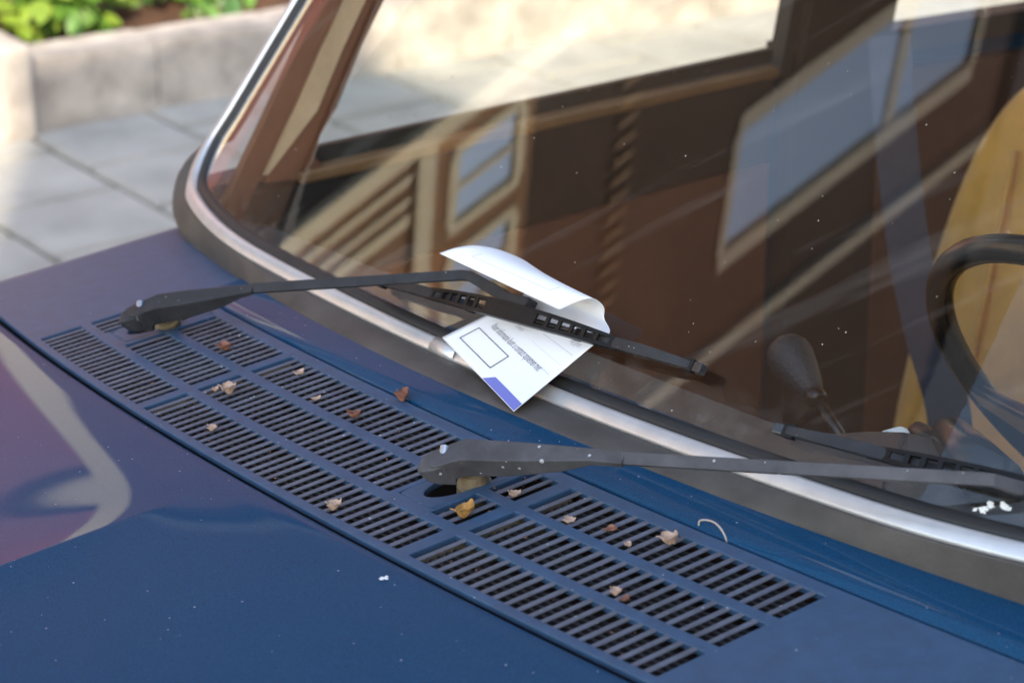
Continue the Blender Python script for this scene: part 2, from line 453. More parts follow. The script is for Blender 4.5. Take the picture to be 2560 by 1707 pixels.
for i in range(len(xs) - 1):
    for j in range(len(tb) - 1):
        if is_open((xs[i] + xs[i + 1]) / 2, (tb[j] + tb[j + 1]) / 2): continue
        bm.faces.new((gvert(i, j), gvert(i + 1, j), gvert(i + 1, j + 1), gvert(i, j + 1)))
# elliptical spindle openings
for (px, pt) in PADS:
    inner, outer = [], []
    for k in range(48):
        a = 2 * pi * k / 48
        ex, et = 0.0155 * cos(a), 0.036 * sin(a)
        sc = 1 / max(abs(cos(a)) / PAD_HX, abs(sin(a)) / PAD_HT)
        inner.append(cw(px + ex, pt + et)); outer.append(cw(px + cos(a) * sc, pt + sin(a) * sc))
    add_grid(bm, [inner, outer], close_v=True)
for f in bm.faces:
    if f.normal.dot(PN) < 0: f.normal_flip()
scuttle = obj('scuttle_panel', bm, 'paint_matt', car)
solid(scuttle, 0.0055)
bevel(scuttle, 0.0012, 2, 40)
# slats: one mesh, copied
bm = bmesh.new()
add_box(bm, (0, 0, -0.0009), (PITCH - SLOT, ROWL + 0.003, 0.0016))
bmesh.ops.bevel(bm, geom=[e for e in bm.edges if abs((e.verts[0].co - e.verts[1].co).y) > 0.01], offset=0.0005, segments=1, affect='EDGES')
slat_src = obj('slat', bm, 'slat', scuttle)
slat_me = slat_src.data
first = True
for r in range(3):
    for a, b_ in RUNS[r]:
        n = int(round(b_ - a))
        for k in range(n):
            x = sx(a + k + 0.5)
            if any(abs(x - p[0]) < PAD_HX and r > 0 for p in PADS): continue
            o = slat_src if first else slat_src.copy()
            if not first: COL.objects.link(o); o.parent = scuttle
            first = False
            mid = cw(x, row_t(r) + ROWL / 2, -0.0004 + random.uniform(-0.0003, 0.0003))
            tx = (cw(x + .005, row_t(r)) - cw(x - .005, row_t(r))).normalized()
            ty = Vector((0, CM, SM)); tz = tx.cross(ty).normalized()
            tz = (tz + tx * random.uniform(-0.035, 0.035)).normalized(); tx = ty.cross(tz).normalized()
            o.matrix_local = Matrix(((tx.x, ty.x, tz.x, mid.x), (tx.y, ty.y, tz.y, mid.y), (tx.z, ty.z, tz.z, mid.z), (0, 0, 0, 1)))
# cross bars under the slots
bm = bmesh.new()
for r in range(3):
    for a, b_ in RUNS[r]:
        if b_ - a < 3: continue
        for k in range(6):
            t = row_t(r) + ROWL * (k + 0.5) / 6
            n = max(2, int((b_ - a) / 2))
            rows = []
            for i in range(n + 1):
                x = lerp(sx(a) - 0.003, sx(b_) + 0.003, i / n)
                rows.append([cw(x, t - 0.0014, -0.0100), cw(x, t + 0.0014, -0.0100), cw(x, t + 0.0014, -0.0130), cw(x, t - 0.0014, -0.0130)])
            add_grid(bm, rows, close_v=True)
tag(obj('debris_screen', bm, 'mesh', scuttle), kind='stuff')
# plenum box below
bm = bmesh.new()
rows = []
for i in range(25):
    x = lerp(-0.50, 0.50, i / 24)
    rows.append([cw(x, -0.006, -0.0065), cw(x, -0.004, -0.055), cw(x, 0.155, -0.055), cw(x, 0.157, -0.0065)])
add_grid(bm, rows)
bm.faces.new([bm.verts.new(p) for p in rows[0]]); bm.faces.new([bm.verts.new(p) for p in rows[-1]])
obj('plenum', bm, 'plenum', car)
# partition walls below the dividers show rust in the first slots
for s in (21.0, 54.75):
    bm = bmesh.new()
    add_beam(bm, [(cw(sx(s) + 0.003, t, -0.007), 0.004, 0.026) for t in (0.001, 0.05, 0.10, 0.146)], PN)
    obj('partition', bm, 'boot', car)

# rear strip of the scuttle between groove and seal
bm = bmesh.new()
rows = []
for i in range(121):
    x = lerp(X_JOIN - 0.002, XW, i / 120)
    d = side_drop(x)
    rows.append([cw(x, 0.1635, d - 0.007), cw(x, 0.1640, d - 0.0015), cw(x, 0.1655, d - 0.0002), cw(x, 0.18, d + 0.0008), cw(x, 0.215, d + 0.002), cw(x, 0.28, d + 0.002)])
add_grid(bm, rows)
obj('screen_surround', bm, 'paint', car, smooth=True)
# groove floor
bm = bmesh.new()
add_grid(bm, [[cw(lerp(X_JOIN, XW, i / 60), 0.1565, -0.008), cw(lerp(X_JOIN, XW, i / 60), 0.168, -0.008)] for i in range(61)])
obj('groove', bm, 'lip', car)

# ------------------------------------------------------------------ bonnet
def hood_z(x, y):
    z = -KK * x * x
    k = min(1, max(0, (-y - 0.05) / 0.17)); k = k * k * (3 - 2 * k)
    ax = abs(x)
    z -= k * 0.0055 * (1 - math.exp(-(sqrt(ax * ax + 0.003 ** 2) - 0.003) / 0.035))      # crisp centre spine
    if y < -0.3: z -= 0.16 * (y + 0.3) ** 2
    if ax > 0.66: z -= 2.2 * (ax - 0.66) ** 2
    return z
hxs = [lerp(-0.735, 0.735, i / 140) for i in range(141)]
hxs = sorted(set(hxs + [k * 0.002 for k in range(-8, 9)]))
hts = [-0.0125, -0.0128, -0.0140, -0.017, -0.022] + [-0.022 - 0.012 * i for i in range(1, 90)]
bm = bmesh.new()
rows = []
for x in hxs:
    col = []
    for q, t in enumerate(hts):
        y = t + CC * x * x * max(0, 1 + t / 0.5)
        dz = (-0.012, -0.004, -0.0015, -0.0003, 0)[q] if q < 5 else 0
        col.append(fromP(x, y, hood_z(x, t) + dz))
    rows.append(col)
add_grid(bm, rows)
obj('bonnet', bm, 'paint', car, smooth=True)
# gap floor
bm = bmesh.new()
add_grid(bm, [[cw(lerp(-XW, XW, i / 60), -0.022, -0.012), cw(lerp(-XW, XW, i / 60), -0.002, -0.012)] for i in range(61)])
obj('gap_seal', bm, 'lip', car)
# wings and sides
for sgn in (-1, 1):
    bm = bmesh.new()
    rows = []
    for k in range(60):
        yy = lerp(-1.05, 0.30, k / 59)
        t = yy - CC * XW * XW
        if t > T_FRONT: top = cw(XW, t, side_drop(XW))
        else:
            y = t + CC * XW * XW * max(0, 1 + t / 0.5); top = fromP(XW, y, hood_z(XW, t))
        prof = [(0, 0.0), (0.012, -0.004), (0.022, -0.014), (0.030, -0.035), (0.036, -0.09), (0.038, -0.25), (0.03, -0.5), (0.0, -0.64)]
        rows.append([Vector(((top.x + dx) * sgn, top.y, top.z + dz)) for dx, dz in prof])
    add_grid(bm, rows)
    obj('wing', bm, 'paint', car, smooth=True)

# ------------------------------------------------------------------ windscreen
def zlip(x): return 0.996 + 0.035 * x * x
ZTOP = 1.42
def xside(z): return 0.705 - 0.23 * (z - 1.0)
# rounded outline of the glass lip (x, z), counter-clockwise from bottom right
path = []
RAD = 0.055
def bottom_z(x): return zlip(x)
xr = 0.70
for i in range(71):
    x = lerp(xr - RAD, -(xr - RAD), i / 70); path.append((x, bottom_z(x)))
zb0 = bottom_z(xr - RAD)
for i in range(1, 12):
    a = -pi / 2 - i / 12 * pi / 2
    path.append((-(xr - RAD) + RAD * cos(a), zb0 + 0.045 + 0.045 * sin(a)))
for i in range(1, 25):
    z = lerp(zb0 + 0.05, ZTOP - 0.05, i / 24); path.append((-xside(z), z))
xt = xside(ZTOP - 0.05)
for i in range(1, 8):
    a = pi - i / 8 * pi / 2
    path.append((-(xt - 0.05) + 0.05 * cos(a), ZTOP - 0.05 + 0.045 * sin(a)))
for i in range(31):
    path.append((lerp(-(xt - 0.05), xt - 0.05, i / 30), ZTOP - 0.005))
for i in range(1, 8):
    a = pi / 2 - i / 8 * pi / 2
    path.append(((xt - 0.05) + 0.05 * cos(a), ZTOP - 0.05 + 0.045 * sin(a)))
for i in range(0, 24):
    z = lerp(ZTOP - 0.05, zb0 + 0.05, i / 24); path.append((xside(z), z))
for i in range(0, 12):
    a = 0 - i / 12 * pi / 2
    path.append(((xr - RAD) + RAD * cos(a), zb0 + 0.045 + 0.045 * sin(a)))
NPATH = len(path)
lip = [gp(x, z) for x, z in path]
def ring(o_, n_, bo, bn):
    "offset of the lip loop: outwards o_/bo and along the normal n_/bn (side / bottom values)"
    out = []
    for i in range(NPATH):
        t = (lip[(i + 1) % NPATH] - lip[i - 1]).normalized()
        N = gn(path[i][0])
        ow = t.cross(N).normalized()
        c = sum((p for p in lip), Vector()) / NPATH
        if ow.dot(lip[i] - c) < 0: ow = -ow
        down = max(0.0, min(1.0, (-(ow.z) - 0.15) / 0.5))
        w = down * down * (3 - 2 * down)
        out.append(lip[i] + ow * lerp(o_, bo, w) + N * lerp(n_, bn, w))
    return out
def sweep(name, rings, material, smooth=True, parent=car):
    bm = bmesh.new(); add_grid(bm, rings, close_v=True)
    return obj(name, bm, material, parent, smooth)
# glass: fan of strips from lip towards the centre
bm = bmesh.new()
cx_, cz_ = 0, 1.2
rows = []
for k in [1.012] + [1 - i / 60 for i in range(1, 61)]:
    rows.append([gp(lerp(0, x, k), lerp(1.2, z, k), -0.0005) for x, z in path])
add_grid(bm, rows, close_v=True)
bmesh.ops.remove_doubles(bm, verts=bm.verts[:], dist=1e-5)
windscreen = obj('windscreen', bm, 'glass', car, smooth=True)
seal = sweep('screen_seal', [ring(-.002, -.004, -.003, -.004), ring(-0.002, 0.0015, -0.003, 0.0015), ring(.002, .0035, .003, .0035), ring(.006, .004, .007, .0045), ring(.0075, .001, .0085, .001)], 'lip')
chrome = sweep('chrome_trim', [ring(.0060, .001, .0072, .001), ring(.0064, .0060, .0078, .0070), ring(.0085, .0075, .0098, .0090), ring(.012, .0080, .0145, .0100), ring(.015, .0075, .0192, .0104), ring(.0168, .006, .0215, .0096), ring(.0172, .001, .0222, .005)], 'chrome')
rub_rings = [ring(.016, .002, .0200, .003), ring(.0180, .0045, .0226, .0098), ring(.0200, .004, .0280, .0115), ring(.022, .002, .033, .0145), ring(.0235, -.002, .038, .0170), ring(.0245, -.009, .042, .0170), ring(.0245, -.02, .044, .0120)]
for i in range(NPATH):                                # along the scuttle the seal lands on the painted sheet
    x, z = path[i]
    if z > 1.06: continue
    k = max(0.0, min(1.0, (0.698 - abs(x)) / 0.09)); k = k * k * (3 - 2 * k)
    A = cw(x, 0.199 + 0.06 * x * x, 0.0012 + side_drop(x)); B = rub_rings[1][i]
    for q, f in enumerate((0.12, 0.45, 0.8, 1.0, 1.04)):
        tgt = lerp(B, A, f) + PN * (0.0022 * sin(pi * min(1, f))) - (PN * 0.006 if q == 4 else Vector())
        rub_rings[2 + q][i] = lerp(rub_rings[2 + q][i], tgt, k)
rub = sweep('outer_seal', rub_rings, 'rubber')
# joint sleeve on the chrome strip
bm = bmesh.new()
i0 = min(range(71), key=lambda i: abs(path[i][0] + 0.093)); i1 = min(range(71), key=lambda i: abs(path[i][0] + 0.048))
prof = [(.0068, .002), (.0075, .0085), (.011, .0118), (.015, .0132), (.0195, .0124), (.0222, .0098), (.0224, .004)]
rows = [ring(0, 0, o_, n_) for o_, n_ in prof]
ids = list(range(min(i0, i1), max(i0, i1) + 1))
add_grid(bm, [[r[i] for i in ids] for r in rows])
solid(obj('trim_sleeve', bm, 'chrome', chrome, smooth=True), 0.0008)

# ------------------------------------------------------------------ wipers
GN = Vector((0, -1, CT)).normalized()
def make_blade(parent, P0, P1, centre_at, bright):
    T = (P1 - P0); Lb = T.length; T.normalize()
    N = gn((P0.x + P1.x) / 2); N = (N - T * N.dot(T)).normalized(); B = T.cross(N)
    def pt(f, h, s=0.0): return P0 + T * (f * Lb) + N * h + B * s
    bm = bmesh.new()
    rows = [[pt(f, -0.002, -0.0007), pt(f, 0.004, -0.0022), pt(f, 0.0085, -0.0030), pt(f, 0.0085, 0.0030), pt(f, 0.004, 0.0022), pt(f, -0.002, 0.0007)] for f in [i / 20 for i in range(21)]]
    vs = add_grid(bm, rows, close_v=True); bm.faces.new(vs[0]); bm.faces.new(vs[-1])
    rb = obj('blade_rubber', bm, 'blade', parent)
    bm = bmesh.new()
    add_beam(bm, [(pt(f, 0.0105), 0.0078, 0.002) for f in [0.005 + i / 20 * 0.99 for i in range(21)]], N)
    add_tube(bm, [pt(0.01, 0.0112, -0.0022), pt(0.5, 0.0112, -0.0022), pt(0.99, 0.0112, -0.0022)], 0.0012, 8)
    obj('blade_rail', bm, 'blade_rail', parent)
    # main bow: ladder with openings
    def bow_h(f): return 0.0135 + 0.0155 * (1 - ((f - 0.5) / 0.34) ** 2) if abs(f - 0.5) < 0.34 else 0.0135
    def bow_w(f): return 0.007 + 0.0085 * max(0, 1 - ((f - 0.5) / 0.36) ** 2)
    bm = bmesh.new()
    fs = [0.17 + i / 40 * 0.66 for i in range(41)]
    for sg in (-1, 1):
        add_beam(bm, [(pt(f, bow_h(f), sg * (bow_w(f) / 2 - 0.0014)), 0.0028, 0.006) for f in fs], N)
    for f0, f1, n in ((0.17, 0.225, 0), (0.775, 0.83, 0), (0.42, 0.58, 0)):
        add_beam(bm, [(pt(lerp(f0, f1, i / 4), bow_h(lerp(f0, f1, i / 4)) - 0.0002, 0), bow_w(lerp(f0, f1, i / 4)) - 0.0028, 0.0018) for i in range(5)], N)
    for side in ((0.225, 0.42), (0.58, 0.775)):
        for k in range(1, 6):
            f = lerp(side[0], side[1], k / 6)
            add_beam(bm, [(pt(f - 0.005, bow_h(f) - 0.0002), bow_w(f) - 0.0028, 0.0018), (pt(f + 0.005, bow_h(f) - 0.0002), bow_w(f) - 0.0028, 0.0018)], N)
    obj('blade_bow', bm, 'blade', parent)
    # end yokes
    for f0, f1 in ((0.015, 0.33), (0.985, 0.67)):
        bm = bmesh.new()
        secs = []
        for i in range(13):
            k = i / 12
            secs.append((pt(lerp(f0, f1, k), 0.0125 + 0.006 * sin(pi * k) , 0), 0.0065 + 0.003 * sin(pi * k), 0.0045))
        add_beam(bm, secs, N)
        bevel(obj('blade_yoke', bm, 'arm', parent), 0.0008)
    # claws gripping the rail and end caps
    for f in (0.33, 0.67, 0.02, 0.98):
        bm = bmesh.new()
        c = pt(f, 0.0085)
        add_beam(bm, [(pt(f - 0.012, 0.0125), 0.0105, 0.0065), (pt(f + 0.012, 0.0125), 0.0105, 0.0065)], N)
        bevel(obj('blade_clip', bm, 'blade', parent), 0.001)
    for f in (0.0, 1.0):
        bm = bmesh.new()
        add_beam(bm, [(pt(f - 0.012, 0.0115), 0.008, 0.008), (pt(f + 0.012, 0.0115), 0.008, 0.008)], N)
        bevel(obj('end_cap', bm, 'blade_rail', parent), 0.001)
    return pt, N

def make_wiper(H0, piv, knee, sleeve, bend, clip, blade, material, hinge_hole):
    N = GN
    bm = bmesh.new()
    d0 = (knee - H0).normalized()
    head = [(H0, 0.0175, 0.009), (lerp(H0, piv, 0.35), 0.0215, 0.016), (piv, 0.0225, 0.0185), (lerp(piv, knee, 0.35), 0.020, 0.0175), (lerp(piv, knee, 0.75), 0.0155, 0.0125), (knee, 0.0122, 0.006), (sleeve, 0.0115, 0.0048)]
    add_beam(bm, head, (N * 0.6 + Vector((0, 0, 1)) * 0.4).normalized())
    w = obj('wiper', bm, material, car)
    bevel(w, 0.0009, 2, 25)
    bm = bmesh.new()
    s2 = sleeve + (bend - sleeve).normalized() * -0.004
    secs = [(lerp(s2, bend, k) - N * 0.0006, lerp(0.0098, 0.0094, k), 0.0036) for k in (0, .25, .5, .75, .97)]
    secs += [(bend + (clip - bend) * 0.06, 0.0092, 0.0036), (lerp(bend, clip, 0.35), 0.0098, 0.0042), (clip + N * 0.004, 0.0105, 0.006)]
    add_beam(bm, secs, N)
    bevel(obj('arm_bar', bm, material, w), 0.0007, 2, 25)
    make_blade(w, blade[0], blade[1], clip, False)
    # adaptor block on the blade
    bm = bmesh.new()
    T = (blade[1] - blade[0]).normalized()
    add_beam(bm, [(clip - T * 0.016 + N * 0.0062, 0.0125, 0.012), (clip + T * 0.020 + N * 0.0062, 0.0125, 0.012)], N)
    bevel(obj('adaptor', bm, 'arm', w), 0.0015, 2)
    # rounded cover over the spindle end
    bm = bmesh.new()
    NN = (N * 0.6 + Vector((0, 0, 1)) * 0.4).normalized()
    add_beam(bm, [(H0 - d0 * 0.011 - NN * 0.005, 0.012, 0.008), (H0 - d0 * 0.007 - NN * 0.0025, 0.0175, 0.012), (H0 + d0 * 0.004 - NN * 0.0015, 0.0185, 0.016), (lerp(H0, piv, 0.6) - NN * 0.004, 0.0185, 0.020)], NN)
    bevel(obj('spindle_cover', bm, material, w), 0.0022, 3, 25)
    # hinge pin
    bm = bmesh.new()
    c = lerp(H0, piv, 0.25) - N * 0.006; s = d0.cross(N).normalized()
    add_tube(bm, [c - s * 0.0115, c + s * 0.0115], 0.0035, 12)
    obj('hinge_pin', bm, 'steel', w)
    # spindle and rubber boot
    bm = bmesh.new()
    hole = cw(hinge_hole[0] + 0.002, hinge_hole[1] + 0.006, -0.016)
    top = piv - N * 0.012
    ax = (top - hole)
    add_tube(bm, [hole, hole + ax * 0.35, hole + ax * 0.37, hole + ax * 0.62, hole + ax * 0.64, hole + ax * 0.95], [0.0145, 0.0135, 0.0115, 0.0100, 0.0075, 0.0065], 24)
    obj('spindle_boot', bm, 'boot', w, smooth=False)
    return w

H0 = Vector((-0.36467, 0.07862, 0.97912)); PV = Vector((-0.35665, 0.10514, 0.98795))
B1 = Vector((-0.06753, 0.25029, 1.05466))
KN = Vector((-0.28852, 0.15451, 1.00639)); SL = Vector((-0.27711, 0.16137, 1.00973))
make_wiper(H0, PV, KN, SL, B1, Vector((-0.00106, 0.25449, 1.04361)), (Vector((-0.20512, 0.25701, 1.01222)), Vector((0.21775, 0.27397, 1.03599))), 'arm', PADS[0])
H0 = Vector((0.14167, 0.07045, 0.98587)); PV = Vector((0.15338, 0.09251, 0.99349))
KN = Vector((0.24755, 0.14203, 1.00630)); SL = Vector((0.27185, 0.15228, 1.00876))
B2 = Vector((0.51820, 0.26554, 1.04179))
b0 = Vector((0.32017, 0.26450, 1.01774)); bdir = (Vector((0.53306, 0.28302, 1.01731)) - b0).normalized()
b1 = b0 + bdir * 0.428
b1 = gp(b1.x, b1.z, 0.004)
make_wiper(H0, PV, KN, SL, B2, lerp(b0, b1, 0.5) + GN * 0.018, (b0, b1), 'arm_worn', PADS[1])

# ------------------------------------------------------------------ interior
def poly_plate(name, pts, thick, axis, material, parent=car):
    bm = bmesh.new()
    f = bm.faces.new([bm.verts.new(p) for p in pts])
    r = bmesh.ops.extrude_face_region(bm, geom=[f])
    for v in r['geom']:
        if isinstance(v, bmesh.types.BMVert): v.co += Vector(axis) * thick
    return obj(name, bm, material, parent)

# dashboard
bm = bmesh.new()
rows = []
for i in range(41):
    x = lerp(-0.66, 0.66, i / 40)
    y0 = gp(x, 0.985).y + 0.006
    back = 0.405 + 0.02 * math.exp(-((x - 0.35) / 0.12) ** 2)
    hump = 0.03 * math.exp(-((x - 0.38) / 0.14) ** 4)
    rows.append([Vector((x, y0, 0.984 - 0.02 * x * x)), Vector((x, y0 + 0.03, 0.975)), Vector((x, lerp(y0, back, 0.6), 0.962 + hump * 0.5)), Vector((x, back - 0.012, 0.956 + hump)),
                 Vector((x, back, 0.944 + hump)), Vector((x, back - 0.01, 0.86)), Vector((x, back + 0.03, 0.70))])
add_grid(bm, rows)
dash = obj('dashboard', bm, 'dash', car, smooth=True)
# parcel shelf / bulkhead
bm = bmesh.new(); add_box(bm, (0, 0.31, 0.62), (1.3, 0.02, 0.62)); obj('bulkhead', bm, 'dash', car)
# steering wheel
SWC = Vector((0.375, 0.585, 0.982)); SWN = Vector((0, 0.80, 0.60)).normalized()
e1 = Vector((1, 0, 0)); e2 = SWN.cross(e1)
bm = bmesh.new()
add_tube(bm, [SWC + (e1 * cos(a) + e2 * sin(a)) * 0.186 for a in [2 * pi * k / 72 for k in range(72)]], 0.0115, 14, SWN, closed=True)
wheel = obj('steering_wheel', bm, 'black_plastic', car, smooth=True)
for sg in (-1, 1):
    bm = bmesh.new()
    p0 = SWC - SWN * 0.035 + e1 * 0.045 * sg; p1 = SWC + e1 * 0.182 * sg + e2 * 0.035
    add_beam(bm, [(p0, 0.05, 0.014), (lerp(p0, p1, 0.5), 0.034, 0.012), (p1, 0.024, 0.010)], SWN)
    bevel(obj('spoke', bm, 'black_plastic', wheel), 0.004, 3)
bm = bmesh.new()
add_tube(bm, [SWC - SWN * 0.06, SWC - SWN * 0.045, SWC - SWN * 0.02, SWC - SWN * 0.012], [0.05, 0.062, 0.06, 0.04], 32, Vector((1, 0, 0)))
obj('hub', bm, 'dash', wheel, smooth=False)
bm = bmesh.new()
add_tube(bm, [SWC - SWN * 0.05, SWC - SWN * 0.24], 0.035, 20, Vector((1, 0, 0)))
obj('column_shroud', bm, 'dash', wheel, smooth=True)
bm = bmesh.new()
q0 = SWC - SWN * 0.10 + Vector((-0.03, 0, 0)); q1 = q0 + Vector((-0.145, 0.02, 0.008))
add_tube(bm, [q0, lerp(q0, q1, 0.6), lerp(q0, q1, 0.62), q1, q1 + (q1 - q0) * 0.03], [0.004, 0.005, 0.009, 0.0115, 0.006], 14)
obj('stalk', bm, 'black_plastic', wheel, smooth=True)
# dash mounted gear lever
kc = Vector((-0.02755, 0.60000, 0.91491)); kb = Vector((0.03963, 0.58500, 0.87889))
ax = (kc - kb).normalized()
bm = bmesh.new()
prof = [(-0.036, 0.009), (-0.032, 0.0125), (-0.020, 0.0165), (0.0, 0.0215), (0.014, 0.0240), (0.024, 0.0232), (0.031, 0.0195), (0.036, 0.013), (0.0385, 0.005)]
add_tube(bm, [kc + ax * a * 0.95 for a, r in prof], [r * 0.92 for a, r in prof], 28)
lever = obj('gear_lever', bm, 'knob', car, smooth=True)
bm = bmesh.new(); add_tube(bm, [kb - ax * 0.03, kc - ax * 0.035], 0.0062, 14); obj('lever_rod', bm, 'black_plastic', lever, smooth=True)
bm = bmesh.new(); add_tube(bm, [kc - ax * 0.046, kc - ax * 0.042, kc - ax * 0.035, kc - ax * 0.033], [0.0085, 0.0105, 0.0105, 0.0085], 20); obj('collar', bm, 'black_plastic', lever, smooth=True)
# instrument pod stalk at the right of the lever
bm = bmesh.new()
s0 = Vector((0.31074, 0.44000, 0.98185)); s1 = Vector((0.43863, 0.36000, 0.99164))
add_tube(bm, [s0, lerp(s0, s1, 0.15), lerp(s0, s1, 0.5), s1], [0.010, 0.017, 0.020, 0.022], 18)
obj('control_lever', bm, 'black_plastic', dash, smooth=True)

for c_, dr in ((Vector((0.27888, 0.43000, 0.97060)), 0.008), (Vector((0.29576, 0.43000, 0.96676)), 0.0065)):          # pale switches on the dash
    bm = bmesh.new()
    add_tube(bm, [c_ - Vector((0, 0.02, 0)), c_ - Vector((0, 0.004, 0)), c_], [dr, dr, dr * 0.8], 18, Vector((0, 0, 1)))
    obj('switch', bm, 'bird', dash, smooth=False)

# doors: inner panel with belt line, window posts
def side_pts(yz, sgn, x=0.66, lean=0.22):
    return [Vector((sgn * (x - lean * max(0, z - 1.0)), y, z)) for y, z in yz]
for sgn in (-1, 1):
    door = poly_plate('door', side_pts([(0.335, 0.35), (1.16, 0.35), (1.16, 1.052), (0.45, 1.006), (0.335, 0.995)], sgn, 0.695), 0.05, (sgn, 0, 0), 'paint')
    poly_plate('lower_trim', side_pts([(0.36, 0.45), (1.13, 0.45), (1.13, 0.928), (0.36, 0.868)], sgn, 0.66), 0.033, (sgn, 0, 0), 'brown', door)
    poly_plate('upper_trim', side_pts([(0.36, 0.870), (1.13, 0.930), (1.13, 1.036), (0.36, 0.988)], sgn, 0.663), 0.030, (sgn, 0, 0), 'black_vinyl', door)
    bm = bmesh.new()
    y0, y1 = 0.44, 1.16
    add_beam(bm, [(Vector((sgn * 0.672, y, lerp(1.007, 1.051, (y - y0) / (y1 - y0)))), 0.030, 0.014) for y in (y0, 0.6, 0.9, y1)], Vector((0, 0, 1)))
    bevel(obj('window_ledge', bm, 'wood_trim', door), 0.004, 2)
    bm = bmesh.new()
    add_beam(bm, [(Vector((sgn * 0.692, y, lerp(1.024, 1.068, (y - y0) / (y1 - y0)))), 0.012, 0.022) for y in (y0, 0.6, 0.9, y1)], Vector((0, 0, 1)))
    obj('window_seal', bm, 'lip', door)
    # sloping front post, B post
    yz = [(1.000, 0.400, 0.480), (1.022, 0.410, 0.462), (1.045, 0.432, 0.470), (1.073, 0.468, 0.492), (1.138, 0.504, 0.526), (1.39, 0.66, 0.685)]
    poly_plate('front_post', [Vector((sgn * 0.664, a_, z_)) for z_, a_, c_ in yz] + [Vector((sgn * 0.664, c_, z_)) for z_, a_, c_ in reversed(yz)], 0.02, (sgn, 0, 0), 'brown', door)
    bm = bmesh.new()
    add_beam(bm, [(Vector((sgn * (0.685 - 0.22 * (z - 1.0)), 1.15, z)), 0.02, 0.02) for z in (1.04, 1.2, 1.39)], Vector((sgn, 0, 0)))
    obj('rear_post', bm, 'lip', door)
    # glass
    bm = bmesh.new()
    pts = side_pts([(0.42, 0.99), (1.15, 1.04), (1.15, 1.39), (0.755, 1.39)], sgn, 0.69)
    bm.faces.new([bm.verts.new(p) for p in pts]); obj('side_window', bm, 'side_glass', door)
    # A pillar seen through the glass: brown liner, beige strip
    def plate(lo_hi, x):
        return [Vector((sgn * x, y0_, z_)) for z_, y0_, y1_ in lo_hi] + [Vector((sgn * x, y1_, z_)) for z_, y0_, y1_ in reversed(lo_hi)]
    pil = poly_plate('pillar', plate([(0.93, 0.318, 0.352), (0.97, 0.337, 0.368), (1.077, 0.403, 0.433), (1.144, 0.443, 0.471), (1.42, 0.61, 0.64)], 0.660), 0.012, (sgn, 0, 0), 'brown')
    poly_plate('pillar_trim', plate([(1.010, 0.369, 0.402), (1.073, 0.4335, 0.466), (1.14, 0.4715, 0.502), (1.40, 0.625, 0.66)], 0.662), 0.010, (sgn, 0, 0), 'beige', pil)
    # B pillar with belt guide
    bm = bmesh.new()
    add_beam(bm, [(Vector((sgn * (0.66 - 0.22 * max(0, z - 1.0)), 1.245, z)), 0.15, 0.06) for z in (0.4, 1.0, 1.2, 1.42)], Vector((-sgn, 0, 0)))
    obj('pillar', bm, 'black_vinyl', car)
    # rear quarter
    q = poly_plate('rear_quarter', side_pts([(1.17, 0.35), (2.35, 0.35), (2.45, 0.8), (2.35, 1.08), (1.17, 1.053)], sgn, 0.695), 0.05, (sgn, 0, 0), 'paint')
    poly_plate('lower_trim', side_pts([(1.32, 0.45), (2.2, 0.45), (2.2, 1.03), (1.32, 1.02)], sgn, 0.66), 0.033, (sgn, 0, 0), 'brown', q)
    bm = bmesh.new()
    add_beam(bm, [(Vector((sgn * 0.690, y, lerp(1.072, 1.088, (y - 1.17) / 1.0))), 0.05, 0.03) for y in (1.17, 1.5, 2.17)], Vector((0, 0, 1)))
    obj('window_seal', bm, 'lip', q)
    bm = bmesh.new()
    pts = side_pts([(1.30, 1.04), (2.1, 1.06), (1.95, 1.39), (1.30, 1.39)], sgn, 0.69)
    bm.faces.new([bm.verts.new(p) for p in pts]); obj('side_window', bm, 'side_glass', q)
# roof
bm = bmesh.new()
rows = []
for i in range(21):
    k = i / 20
    row = []
    y = lerp(0.575, 2.15, k)
    for j in range(17):
        x = lerp(-0.63, 0.63, j / 16)
        row.append(Vector((x, y - 0.03 * (1 - (x / 0.63) ** 2) * (1 - k), 1.405 + 0.07 * (1 - (x / 0.63) ** 4) + 0.05 * sin(pi * min(1, k * 1.1)) )))
    rows.append(row)
add_grid(bm, rows)
roof = obj('roof', bm, 'paint', car, smooth=True)
bm = bmesh.new()
rows = [[Vector((p.x * 0.98, p.y, p.z - 0.035)) for p in r] for r in rows]
add_grid(bm, rows); obj('headliner', bm, 'headliner', roof, smooth=True)
# back and floor
poly_plate('tailgate', [Vector((-0.7, 2.36, 0.35)), Vector((0.7, 2.36, 0.35)), Vector((0.7, 2.36, 1.08)), Vector((-0.7, 2.36, 1.08))], 0.03, (0, 1, 0), 'paint')
bm = bmesh.new(); add_box(bm, (0, 1.1, 0.33), (1.4, 2.6, 0.03)); obj('floor_pan', bm, 'black_vinyl', car)

